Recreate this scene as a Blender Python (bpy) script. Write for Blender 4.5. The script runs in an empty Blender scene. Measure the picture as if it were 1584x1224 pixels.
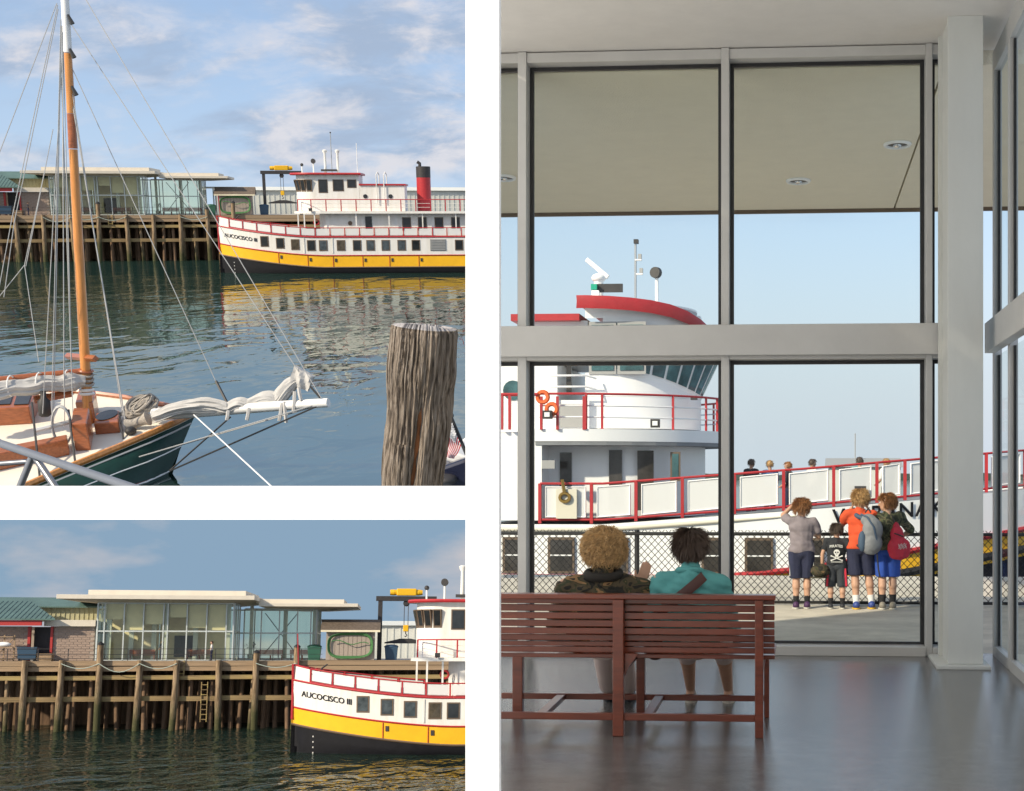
import bpy, bmesh, math, random
from mathutils import Matrix, Vector, noise, Euler
random.seed(7)
R = math.radians
SC = bpy.context.scene
COL = SC.collection
# ------------------------------------------------------------------ camera, sky, sun
F = 2200.0; PU, PV = 1080.0, 735.0; EYE = 1.65
cam = bpy.data.cameras.new('camera'); camo = bpy.data.objects.new('camera', cam); COL.objects.link(camo)
cam.sensor_width = 36; cam.lens = 36*F/1584
cam.shift_x = -(PU-792)/1584; cam.shift_y = (PV-612)/1584
cam.clip_start = .05; cam.clip_end = 20000
camo.location = (0, 0, EYE); camo.rotation_euler = (R(90), 0, 0)
SC.camera = camo
SUN_E, SUN_A = 30.0, 48.0          # elevation; degrees to the left of straight behind the viewer
sl = bpy.data.lights.new('sun', 'SUN'); sl.energy = 3.4; sl.angle = R(1.5); sl.color = (1, .87, .68)
so = bpy.data.objects.new('sun', sl); COL.objects.link(so)
sdir = Vector((-math.cos(R(SUN_E))*math.sin(R(SUN_A)), -math.cos(R(SUN_E))*math.cos(R(SUN_A)), math.sin(R(SUN_E))))
so.rotation_euler = sdir.to_track_quat('Z', 'Y').to_euler()
W = bpy.data.worlds.new('World'); SC.world = W; W.use_nodes = True
nt = W.node_tree; nt.nodes.clear()
def wn(t, **k):
    n = nt.nodes.new(t)
    for a, b in k.items(): setattr(n, a, b)
    return n
out = wn('ShaderNodeOutputWorld'); bg = wn('ShaderNodeBackground'); bg.inputs[1].default_value = .13
sky = wn('ShaderNodeTexSky', sky_type='NISHITA', sun_disc=False)
sky.sun_elevation = R(SUN_E); sky.sun_rotation = math.atan2(sdir.x, sdir.y)
sky.altitude = 0; sky.air_density = 1.0; sky.dust_density = 1.2; sky.ozone_density = 2.0
tc = wn('ShaderNodeTexCoord'); sx = wn('ShaderNodeSeparateXYZ'); nt.links.new(tc.outputs['Generated'], sx.inputs[0])
def wm(op, a, b=None, c=None):
    n = wn('ShaderNodeMath', operation=op)
    for i, q in enumerate((a, b, c)):
        if q is None: continue
        if isinstance(q, (int, float)): n.inputs[i].default_value = q
        else: nt.links.new(q, n.inputs[i])
    return n.outputs[0]
zc = wm('MAXIMUM', sx.outputs[2], .02)
zz = wm('ADD', zc, .35)
cx = wm('DIVIDE', sx.outputs[0], zz); cy = wm('DIVIDE', sx.outputs[1], zz)
cv = wn('ShaderNodeCombineXYZ'); nt.links.new(cx, cv.inputs[0]); nt.links.new(cy, cv.inputs[1])
def wnoise(scale, detail, rough, dist=0.0, mx=(1, 1, 1), off=(0, 0, 0)):
    mp = wn('ShaderNodeMapping'); mp.inputs['Scale'].default_value = mx; mp.inputs['Location'].default_value = off
    nt.links.new(cv.outputs[0], mp.inputs[0])
    n = wn('ShaderNodeTexNoise'); n.inputs['Scale'].default_value = scale; n.inputs['Detail'].default_value = detail
    n.inputs['Roughness'].default_value = rough; n.inputs['Distortion'].default_value = dist
    nt.links.new(mp.outputs[0], n.inputs['Vector']); return n.outputs['Fac']
def wramp(v, a, b, c0=0., c1=1.):
    n = wn('ShaderNodeMapRange', interpolation_type='SMOOTHSTEP'); nt.links.new(v, n.inputs[0])
    n.inputs[1].default_value = a; n.inputs[2].default_value = b; n.inputs[3].default_value = c0; n.inputs[4].default_value = c1
    return n.outputs[0]
elev = wramp(sx.outputs[2], .165, .215)
n1 = wnoise(2.6, 10, .60, .25, (1.0, 1.5, 1), (5.3, 1.4, 0)); n2 = wnoise(11, 8, .6, .3, (.9, 1.3, 1), (7, 2, 0))
m1 = wramp(n1, .42, .60); m2 = wramp(n2, .47, .70)
cl = wm('MULTIPLY', wm('ADD', wm('MULTIPLY', m1, .85), wm('MULTIPLY', m2, .26)), elev)
cl = wm('MINIMUM', cl, .9)
def wmix(f, a, b):
    n = wn('ShaderNodeMix', data_type='RGBA')
    for k, q in ((0, f), (6, a), (7, b)):
        if isinstance(q, (int, float)): n.inputs[k].default_value = q
        elif isinstance(q, tuple): n.inputs[k].default_value = q
        else: nt.links.new(q, n.inputs[k])
    return n.outputs[2]
haze = wramp(sx.outputs[2], .0, .30, .97, .22)
base = wmix(haze, sky.outputs[0], (3.25, 3.6, 4.05, 1))
ccol = wmix(wramp(n2, .40, .64), (1.9, 2.35, 3.1, 1), (3.7, 3.65, 3.85, 1))
nt.links.new(wmix(cl, base, ccol), bg.inputs[0]); nt.links.new(bg.outputs[0], out.inputs[0])
vs = SC.view_settings; vs.view_transform = 'Standard'; vs.look = 'None'; vs.gamma = 1; vs.exposure = 0.65
vs.use_curve_mapping = False
cy_ = SC.cycles; cy_.use_denoising = True; cy_.max_bounces = 10; cy_.transparent_max_bounces = 24; cy_.sample_clamp_indirect = 6
cy_.caustics_reflective = False; cy_.caustics_refractive = False

# ------------------------------------------------------------------ three views: rigid placement of each built place
def T(x, y, z): return Matrix.Translation((x, y, z))
def RZ(a): return Matrix.Rotation(R(a), 4, 'Z')
def RX(a): return Matrix.Rotation(R(a), 4, 'X')
def RY(a): return Matrix.Rotation(R(a), 4, 'Y')
HTL, HBL = 318., 1000.
TLR = Matrix.Rotation(math.atan((PV-HTL)/F), 4, 'X'); BLR = Matrix.Rotation(-math.atan((HBL-PV)/F), 4, 'X')
LOR = RZ(-math.degrees(math.atan(158/F)))
E0 = T(0, 0, EYE)
TL = E0 @ TLR @ Matrix.Scale(2.5, 4); BL = E0 @ BLR @ Matrix.Scale(.25, 4); LO = E0 @ LOR @ T(0, 0, -EYE)
def ray(Rm, u, v):
    d = Rm.to_3x3().inverted() @ Vector(((u-PU)/F, 1, (PV-v)/F)); return d
def pt(Rm, u, v, Y):
    d = ray(Rm, u, v); return d*(Y/d.y)
def tl(u, v, Y): return pt(TLR, u, v, Y)
def bl(u, v, Y): return pt(BLR, u, v, Y)
def lo(u, v, Y): return pt(LOR, u, v, Y)+Vector((0, 0, EYE))
def plane_hit(Rm, u, v, p0, n):
    d = ray(Rm, u, v); return d*(Vector(p0).dot(n)/d.dot(n))

# ------------------------------------------------------------------ materials
MATS = {}
def mat(name, col, rough=.6, metal=0., var=.0, vs_=4., bump=0., bs=40., stretch=(1, 1, 1), col2=None, spec=.5, coat=0., sheen=0.):
    if name in MATS: return MATS[name]
    m = bpy.data.materials.new(name); m.use_nodes = True; t = m.node_tree; p = t.nodes['Principled BSDF']
    p.inputs['Roughness'].default_value = rough; p.inputs['Metallic'].default_value = metal
    p.inputs['Specular IOR Level'].default_value = spec; p.inputs['Coat Weight'].default_value = coat
    p.inputs['Sheen Weight'].default_value = sheen
    c = tuple(col)+(1,); p.inputs['Base Color'].default_value = c
    tcn = t.nodes.new('ShaderNodeTexCoord'); mp = t.nodes.new('ShaderNodeMapping'); mp.inputs['Scale'].default_value = stretch
    t.links.new(tcn.outputs['Object'], mp.inputs[0])
    if var or col2:
        n = t.nodes.new('ShaderNodeTexNoise'); n.inputs['Scale'].default_value = vs_; n.inputs['Detail'].default_value = 8; n.inputs['Roughness'].default_value = .65
        t.links.new(mp.outputs[0], n.inputs['Vector'])
        mr = t.nodes.new('ShaderNodeMapRange'); mr.inputs[1].default_value = .32; mr.inputs[2].default_value = .68; t.links.new(n.outputs[0], mr.inputs[0])
        mx = t.nodes.new('ShaderNodeMix'); mx.data_type = 'RGBA'; t.links.new(mr.outputs[0], mx.inputs[0])
        mx.inputs[6].default_value = tuple(min(1, x*(1+var)) for x in col)+(1,)
        mx.inputs[7].default_value = (tuple(col2)+(1,)) if col2 else tuple(x*(1-var) for x in col)+(1,)
        t.links.new(mx.outputs[2], p.inputs['Base Color'])
    if bump:
        n2 = t.nodes.new('ShaderNodeTexNoise'); n2.inputs['Scale'].default_value = bs; n2.inputs['Detail'].default_value = 6
        t.links.new(mp.outputs[0], n2.inputs['Vector'])
        b = t.nodes.new('ShaderNodeBump'); b.inputs['Strength'].default_value = bump; b.inputs['Distance'].default_value = .02
        t.links.new(n2.outputs[0], b.inputs['Height']); t.links.new(b.outputs[0], p.inputs['Normal'])
    MATS[name] = m; return m
def glass(name, tint=(.93, .96, .95), refl=.9, ior=1.45, dirt=.0):
    m = bpy.data.materials.new(name); m.use_nodes = True; t = m.node_tree; t.nodes.clear()
    o = t.nodes.new('ShaderNodeOutputMaterial'); a = t.nodes.new('ShaderNodeBsdfTransparent'); a.inputs[0].default_value = tint+(1,)
    g = t.nodes.new('ShaderNodeBsdfGlossy'); g.inputs['Roughness'].default_value = .02; g.inputs[0].default_value = (refl, refl, refl, 1)
    f = t.nodes.new('ShaderNodeFresnel'); f.inputs[0].default_value = ior; x = t.nodes.new('ShaderNodeMixShader')
    ge = t.nodes.new('ShaderNodeNewGeometry'); mm = t.nodes.new('ShaderNodeMath'); mm.operation = 'SUBTRACT'; mm.use_clamp = True; t.links.new(f.outputs[0], mm.inputs[0]); t.links.new(ge.outputs['Backfacing'], mm.inputs[1])
    t.links.new(mm.outputs[0], x.inputs[0]); t.links.new(a.outputs[0], x.inputs[1]); t.links.new(g.outputs[0], x.inputs[2]); t.links.new(x.outputs[0], o.inputs[0])
    MATS[name] = m; return m
def screenmat(name, col, fac):
    m = bpy.data.materials.new(name); m.use_nodes = True; t = m.node_tree; p = t.nodes['Principled BSDF']
    p.inputs['Base Color'].default_value = col+(1,); p.inputs['Roughness'].default_value = .6; p.inputs['Alpha'].default_value = fac
    MATS[name] = m; return m
def ramp_mat(name, cols, scale, rough=.8, stretch=(1, 1, 1), detail=3, dist=.6, bump=.0, bs=60):
    """hard-edged patches of several colours (camouflage cloth, weathered timber)"""
    m = bpy.data.materials.new(name); m.use_nodes = True; t = m.node_tree; p = t.nodes['Principled BSDF']; p.inputs['Roughness'].default_value = rough
    tcn = t.nodes.new('ShaderNodeTexCoord'); mp = t.nodes.new('ShaderNodeMapping'); mp.inputs['Scale'].default_value = stretch; t.links.new(tcn.outputs['Object'], mp.inputs[0])
    n = t.nodes.new('ShaderNodeTexNoise'); n.inputs['Scale'].default_value = scale; n.inputs['Detail'].default_value = detail; n.inputs['Distortion'].default_value = dist
    t.links.new(mp.outputs[0], n.inputs['Vector'])
    r = t.nodes.new('ShaderNodeValToRGB'); r.color_ramp.interpolation = 'CONSTANT' if detail < 5 else 'LINEAR'
    el = r.color_ramp.elements
    while len(el) < len(cols): el.new(.5)
    for e, (pos, c) in zip(el, cols): e.position = pos; e.color = c+(1,)
    t.links.new(n.outputs[0], r.inputs[0]); t.links.new(r.outputs[0], p.inputs['Base Color'])
    if bump:
        n2 = t.nodes.new('ShaderNodeTexNoise'); n2.inputs['Scale'].default_value = bs; t.links.new(mp.outputs[0], n2.inputs['Vector'])
        b = t.nodes.new('ShaderNodeBump'); b.inputs['Strength'].default_value = bump; b.inputs['Distance'].default_value = .02
        t.links.new(n2.outputs[0], b.inputs['Height']); t.links.new(b.outputs[0], p.inputs['Normal'])
    MATS[name] = m; return m
def water(name, sc=1., col=(.016, .035, .036), dist=.10, refl=.62):
    """murky harbour water: dark green body, long soft swell and small ripples"""
    m = bpy.data.materials.new(name); m.use_nodes = True; t = m.node_tree; t.nodes.clear()
    o = t.nodes.new('ShaderNodeOutputMaterial'); df = t.nodes.new('ShaderNodeBsdfDiffuse'); df.inputs[0].default_value = col+(1,)
    gl = t.nodes.new('ShaderNodeBsdfGlossy'); gl.inputs['Roughness'].default_value = .03; gl.inputs[0].default_value = (.90, .96, .91, 1)
    fr = t.nodes.new('ShaderNodeFresnel'); fr.inputs[0].default_value = 1.33
    mu = t.nodes.new('ShaderNodeMath'); mu.operation = 'MULTIPLY'; mu.inputs[1].default_value = refl; t.links.new(fr.outputs[0], mu.inputs[0])
    x = t.nodes.new('ShaderNodeMixShader'); t.links.new(mu.outputs[0], x.inputs[0]); t.links.new(df.outputs[0], x.inputs[1]); t.links.new(gl.outputs[0], x.inputs[2]); t.links.new(x.outputs[0], o.inputs[0])
    tcn = t.nodes.new('ShaderNodeTexCoord'); hs = None
    for s_, w_, st in ((.16*sc, 1.6, (1, .55, 1)), (.5*sc, .75, (1, .5, 1)), (1.5*sc, .14, (1, .5, 1))):
        mp = t.nodes.new('ShaderNodeMapping'); mp.inputs['Scale'].default_value = st; mp.inputs['Rotation'].default_value = (0, 0, .25); t.links.new(tcn.outputs['Object'], mp.inputs[0])
        n = t.nodes.new('ShaderNodeTexNoise'); n.inputs['Scale'].default_value = s_; n.inputs['Detail'].default_value = 1.5; n.inputs['Distortion'].default_value = .9
        t.links.new(mp.outputs[0], n.inputs['Vector'])
        k = t.nodes.new('ShaderNodeMath'); k.operation = 'MULTIPLY_ADD'; t.links.new(n.outputs[0], k.inputs[0]); k.inputs[1].default_value = w_
        if hs is None: k.inputs[2].default_value = 0
        else: t.links.new(hs, k.inputs[2])
        hs = k.outputs[0]
    b = t.nodes.new('ShaderNodeBump'); b.inputs['Strength'].default_value = 1; b.inputs['Distance'].default_value = dist
    t.links.new(hs, b.inputs['Height'])
    for q in (df, gl, fr): t.links.new(b.outputs[0], q.inputs['Normal'])
    MATS[name] = m; return m

# ------------------------------------------------------------------ mesh builder
class MB:
    def __init__(s): s.v = []; s.f = []
    def add(s, vs, fs):
        k = len(s.v); s.v += [Vector(p) for p in vs]; s.f += [tuple(i+k for i in f) for f in fs]; return s
    def box(s, x0, x1, y0, y1, z0, z1, M=None):
        vs = [Vector((x, y, z)) for z in (z0, z1) for y in (y0, y1) for x in (x0, x1)]
        if M: vs = [M @ p for p in vs]
        return s.add(vs, [(0, 2, 3, 1), (4, 5, 7, 6), (0, 1, 5, 4), (2, 6, 7, 3), (0, 4, 6, 2), (1, 3, 7, 5)])
    def hexa(s, a, b):            # two quads (lists of four points), joined
        return s.add(list(a)+list(b), [(3, 2, 1, 0), (4, 5, 6, 7), (0, 1, 5, 4), (1, 2, 6, 5), (2, 3, 7, 6), (3, 0, 4, 7)])
    def prism(s, poly, z0, z1):
        n = len(poly)
        return s.add([(x, y, z0) for x, y in poly]+[(x, y, z1) for x, y in poly],
                     [tuple(range(n))[::-1], tuple(range(n, 2*n))]+[(i, (i+1) % n, n+(i+1) % n, n+i) for i in range(n)])
    def extrude(s, poly, d):      # poly: 3d points, d: vector
        n = len(poly); P = [Vector(p) for p in poly]; d = Vector(d)
        return s.add(P+[p+d for p in P], [tuple(range(n))[::-1], tuple(range(n, 2*n))]+[(i, (i+1) % n, n+(i+1) % n, n+i) for i in range(n)])
    def tube(s, pts, r, n=6, closed=False):
        P = [Vector(p) for p in pts]; m = len(P); rs = r if isinstance(r, (list, tuple)) else [r]*m; vs = []; fs = []
        prev = None
        for i, p in enumerate(P):
            if closed: d = P[(i+1) % m]-P[i-1]
            else: d = P[min(i+1, m-1)]-P[max(i-1, 0)]
            d = d.normalized() if d.length > 1e-9 else Vector((0, 0, 1))
            if prev is None:
                a = d.cross(Vector((0, 0, 1)))
                if a.length < .05: a = d.cross(Vector((0, 1, 0)))
            else:
                a = prev-d*prev.dot(d)
                if a.length < 1e-4: a = d.cross(Vector((0, 1, .3)))
            a.normalize(); prev = a; b = d.cross(a)
            for k in range(n):
                t = 2*math.pi*k/n; vs.append(p+(a*math.cos(t)+b*math.sin(t))*rs[i])
        for i in range(m if closed else m-1):
            j = (i+1) % m
            for k in range(n): fs.append((i*n+k, i*n+(k+1) % n, j*n+(k+1) % n, j*n+k))
        if not closed: fs += [tuple(range(n))[::-1], tuple((m-1)*n+k for k in range(n))]
        return s.add(vs, fs)
    def lathe(s, prof, n=16, M=None):
        vs = []; fs = []; m = len(prof)
        for r, z in prof:
            for k in range(n):
                t = 2*math.pi*k/n; p = Vector((r*math.cos(t), r*math.sin(t), z)); vs.append(M @ p if M else p)
        for i in range(m-1):
            for k in range(n): fs.append((i*n+k, i*n+(k+1) % n, (i+1)*n+(k+1) % n, (i+1)*n+k))
        fs += [tuple(range(n))[::-1], tuple((m-1)*n+k for k in range(n))]
        return s.add(vs, fs)
    def ell(s, c, r, n=12, M=None):
        c = Vector(c); r = Vector(r) if not isinstance(r, (int, float)) else Vector((r, r, r)); vs = []; fs = []; m = max(5, n//2+1)
        for i in range(m+1):
            ph = math.pi*i/m
            for k in range(n):
                t = 2*math.pi*k/n; q = Vector((r.x*math.sin(ph)*math.cos(t), r.y*math.sin(ph)*math.sin(t), -r.z*math.cos(ph)))
                vs.append(c+((M @ q) if M else q))
        for i in range(m):
            for k in range(n): fs.append((i*n+k, i*n+(k+1) % n, (i+1)*n+(k+1) % n, (i+1)*n+k))
        return s.add(vs, fs)
    def cap(s, a, b, ra, rb, n=12):
        a = Vector(a); b = Vector(b); d = (b-a); L = d.length; q = Vector((0, 0, 1)).rotation_difference(d/L if L > 1e-6 else Vector((0, 0, 1))).to_matrix().to_4x4()
        pr = [(max(1e-4, ra*math.cos(t)), ra*math.sin(t)) for t in [(-90+90*i/4)*math.pi/180 for i in range(5)]]
        pr += [(max(1e-4, rb*math.cos(t)), L+rb*math.sin(t)) for t in [(90*i/4)*math.pi/180 for i in range(5)]]
        return s.lathe(pr, n, T(*a) @ q)
    def grid(s, rows, close=False):
        n = len(rows[0]); vs = [p for r in rows for p in r]; fs = []
        for i in range(len(rows)-1):
            for k in range(n-1): fs.append((i*n+k, i*n+k+1, (i+1)*n+k+1, (i+1)*n+k))
        return s.add(vs, fs)
    def mesh(s, name, inv=None):
        me = bpy.data.meshes.new(name); vs = [inv @ p for p in s.v] if inv else s.v
        me.from_pydata([tuple(p) for p in vs], [], s.f); me.validate(); return me
    def build(s, name, m, parent=None, smooth=False, inv=None, bev=0, M=None, fixn=True):
        me = s.mesh(name, inv)
        if fixn:
            b = bmesh.new(); b.from_mesh(me); bmesh.ops.recalc_face_normals(b, faces=b.faces); b.to_mesh(me); b.free()
        if m: me.materials.append(MATS[m] if isinstance(m, str) else m)
        if smooth:
            me.polygons.foreach_set('use_smooth', [True]*len(me.polygons))
            me.set_sharp_from_angle(angle=R(50))
        return link(name, me, parent, M, bev)
def link(name, me, parent=None, M=None, bev=0):
    o = bpy.data.objects.new(name, me); COL.objects.link(o)
    if parent: o.parent = parent
    if M is not None:
        if parent: o.matrix_basis = M
        else: o.matrix_world = M
    if bev:
        k = o.modifiers.new('bevel', 'BEVEL'); k.width = bev; k.segments = 2; k.limit_method = 'ANGLE'
    return o
def tag(o, label, cat=None, group=None, kind=None):
    if label: o['label'] = label
    if cat: o['category'] = cat
    if group: o['group'] = group
    if kind: o['kind'] = kind
    return o
def thing(name, M, label, cat, group=None):
    o = bpy.data.objects.new(name, None); o.empty_display_size = .1; COL.objects.link(o); o.matrix_world = M
    return tag(o, label, cat, group)
def box(name, m, parent, x0, x1, y0, y1, z0, z1, bev=0, M=None):
    return MB().box(x0, x1, y0, y1, z0, z1).build(name, m, parent, bev=bev, M=M)
def struct(o): o['kind'] = 'structure'; return o
TMP = bpy.data.scenes.new('shaping')
def tdg():
    with bpy.context.temp_override(scene=TMP, view_layer=TMP.view_layers[0]):
        return bpy.context.evaluated_depsgraph_get()
def text_mesh(txt, size, depth=.0, fn=None, spacing=1.0):
    c = bpy.data.curves.new('txt', 'FONT'); c.body = txt; c.size = size; c.extrude = depth; c.space_character = spacing; c.align_x = 'LEFT'
    c.offset = size*.018; c.resolution_u = 3
    o = bpy.data.objects.new('txt', c); TMP.collection.objects.link(o)
    dg = tdg(); me = bpy.data.meshes.new_from_object(o.evaluated_get(dg)); bpy.data.objects.remove(o)
    b = bmesh.new(); b.from_mesh(me); bmesh.ops.triangulate(b, faces=b.faces); bmesh.ops.subdivide_edges(b, edges=[e for e in b.edges if e.calc_length() > size*.3], cuts=2)
    b.to_mesh(me); b.free()
    if fn:
        for v in me.vertices: v.co = fn(v.co)
    return me
def blob(mb, voxel, smooth=3):
    me = mb.mesh('b'); o = bpy.data.objects.new('b', me); TMP.collection.objects.link(o)
    k = o.modifiers.new('r', 'REMESH'); k.mode = 'VOXEL'; k.voxel_size = voxel; k.use_smooth_shade = True
    if smooth: q = o.modifiers.new('s', 'SMOOTH'); q.iterations = smooth; q.factor = .5
    dg = tdg(); res = bpy.data.meshes.new_from_object(o.evaluated_get(dg)); bpy.data.objects.remove(o); bpy.data.meshes.remove(me)
    return res
def letters(me, m, parent):
    b = bmesh.new(); b.from_mesh(me); todo = set(b.faces); isl = []
    while todo:
        st_ = [todo.pop()]; g = list(st_)
        while st_:
            f = st_.pop()
            for e in f.edges:
                for k in e.link_faces:
                    if k in todo: todo.remove(k); st_.append(k); g.append(k)
        isl.append(g)
    for g in isl:
        vs_l = list({v for f in g for v in f.verts}); ix = {v: i for i, v in enumerate(vs_l)}
        MB().add([v.co for v in vs_l], [tuple(ix[v] for v in f.verts) for f in g]).build('letter', m, parent, fixn=False)
    b.free()
def put(name, me, m, parent, M=None):
    me.materials.clear(); me.materials.append(MATS[m]); return link(name, me, parent, M)

mat('white_paint', (.86, .86, .85), .55, var=.02, vs_=3)
mat('ship_white', (.80, .79, .76), .42, var=.02, vs_=1.3, stretch=(1.6, 1.6, .22), col2=(.71, .685, .62), bump=.05, bs=3)
mat('bright_white', (.88, .88, .87), .4, var=.02, vs_=1, stretch=(1.5, 1.5, .3)); mat('ship_red', (.42, .025, .03), .45, var=.1); mat('ship_yellow', (.85, .46, .012), .4, var=.08, vs_=.8)
mat('ship_black', (.007, .007, .010), .6, var=.3, vs_=1.2, spec=.2); mat('dark_win', (.02, .022, .024), .08, var=.4, vs_=1.5)
mat('win_b', (.075, .06, .04), .12, var=.5, vs_=2); mat('win_c', (.06, .075, .085), .08, var=.5, vs_=2)
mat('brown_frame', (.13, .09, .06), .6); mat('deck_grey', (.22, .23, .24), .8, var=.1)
mat('louvre', (.35, .35, .34), .5); mat('crane_yellow', (.80, .45, .01), .45); mat('steel_dark', (.035, .032, .032), .55, var=.2)
mat('metal_grey', (.42, .43, .44), .4, .4, var=.06); mat('black_rubber', (.015, .015, .016), .6)
screenmat('rail_mesh', (.80, .80, .79), .78)
glass('glass_clear', (.95, .97, .96), .6, 1.25); glass('glass_side', (.95, .97, .96), .5, 1.05); glass('glass_tint', (.78, .87, .84), .9, 1.6)
glass('glass_bldg', (.96, .97, .90), .9, 1.5)
# ------------------------------------------------------------------ harbour: water, pier, terminal, ferry (shown from two viewpoints)
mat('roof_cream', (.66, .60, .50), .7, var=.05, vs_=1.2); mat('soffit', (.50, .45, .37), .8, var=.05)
mat('alu', (.58, .62, .60), .4, .2, var=.04); mat('cream_wall', (.80, .72, .52), .8, var=.15, vs_=.6)
mat('shade_tan', (.78, .70, .50), .9, var=.08, vs_=1); mat('green_roof', (.085, .15, .13), .5, var=.15, vs_=.7); mat('tan_metal', (.42, .40, .24), .6, var=.1)
mat('red_trim', (.42, .03, .025), .5); mat('corrug', (.62, .63, .58), .6, var=.06, vs_=.4)
mat('concrete', (.42, .39, .34), .85, var=.15, vs_=2.5, bump=.3, bs=60)
mat('timber_light', (.33, .23, .14), .85, var=.4, vs_=1.3, stretch=(.5, 1, 3), bump=.4, bs=8)
ramp_mat('pile_wood', [(0.2, (.05, .032, .02)), (.45, (.22, .15, .085)), (.6, (.36, .26, .16)), (.8, (.15, .13, .04))], 2.2, .9, (2.5, 2.5, .35), 7, .3, .5, 9)
ramp_mat('rail_wood', [(0.2, (.10, .07, .04)), (.45, (.30, .21, .10)), (.62, (.42, .32, .12)), (.8, (.22, .2, .05))], 1.6, .9, (.3, 2, 2), 7, .3, .4, 9)
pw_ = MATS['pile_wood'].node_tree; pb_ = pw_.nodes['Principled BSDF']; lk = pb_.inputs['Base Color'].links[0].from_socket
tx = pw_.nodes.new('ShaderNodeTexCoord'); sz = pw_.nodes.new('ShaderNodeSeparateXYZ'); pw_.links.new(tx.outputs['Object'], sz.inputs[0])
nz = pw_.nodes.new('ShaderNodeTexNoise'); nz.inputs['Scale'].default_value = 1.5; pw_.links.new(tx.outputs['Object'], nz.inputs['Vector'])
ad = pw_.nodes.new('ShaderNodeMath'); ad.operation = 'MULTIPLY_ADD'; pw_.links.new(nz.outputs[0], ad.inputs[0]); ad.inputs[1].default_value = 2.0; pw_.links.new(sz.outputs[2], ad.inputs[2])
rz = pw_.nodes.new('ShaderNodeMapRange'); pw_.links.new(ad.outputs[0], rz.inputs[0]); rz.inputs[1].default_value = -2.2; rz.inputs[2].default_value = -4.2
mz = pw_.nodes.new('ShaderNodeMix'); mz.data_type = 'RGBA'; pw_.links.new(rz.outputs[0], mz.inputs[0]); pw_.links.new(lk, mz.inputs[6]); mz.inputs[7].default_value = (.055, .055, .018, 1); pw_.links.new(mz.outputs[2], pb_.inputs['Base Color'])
mat('pile_dark', (.17, .105, .062), .95, var=.6, vs_=1.2, stretch=(2, 2, .3))
mat('rope_green', (.07, .20, .07), .8); mat('rope_pale', (.45, .52, .45), .9); mat('shingle', (.13, .10, .075), .9, var=.35, vs_=6)
mat('bench_red', (.22, .06, .035), .6); mat('bin_blue', (.03, .07, .12), .5); mat('bin_green', (.03, .12, .08), .5); mat('plant', (.05, .10, .03), .8, var=.4)
mat('brick_a', (.34, .255, .205), .9, var=.2, vs_=2); mat('mortar', (.37, .31, .26), .95)
mat('floor_int', (.30, .28, .25), .5); mat('cloth_dark', (.03, .03, .035), .9); mat('skin', (.50, .29, .20), .55, var=.08, vs_=12)
DECK_Z, WATER_Z = -1.24, -7.14
water('water_top', 1.0, (.014, .033, .028), .15, .50); water('water_low', 1.35, (.012, .025, .020), .09, .66)

def water_sheet(name, Mx, fn, m, poly_uv, label):
    n = Vector((0, 0, 1)); p0 = (0, 0, WATER_Z); pts = [fn(u, v, p0, n) for u, v in poly_uv]
    o = MB().add(pts, [tuple(range(len(pts)))]).build(name, m, None, M=Mx); struct(o); o['label'] = label; return o
def TLhit(u, v, p0, n): return plane_hit(TLR, u, v, p0, n)
def BLhit(u, v, p0, n): return plane_hit(BLR, u, v, p0, n)
water_sheet('harbour_water', TL, TLhit, 'water_top', [(-900, 776), (746, 776), (746, 372), (-900, 372)], 'calm dark green harbour water under the sailboat')
water_sheet('harbour_water', BL, BLhit, 'water_low', [(-400, 1300), (746, 1300), (746, 1068), (-400, 1068)], 'dark green water below the lower pier view')

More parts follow.
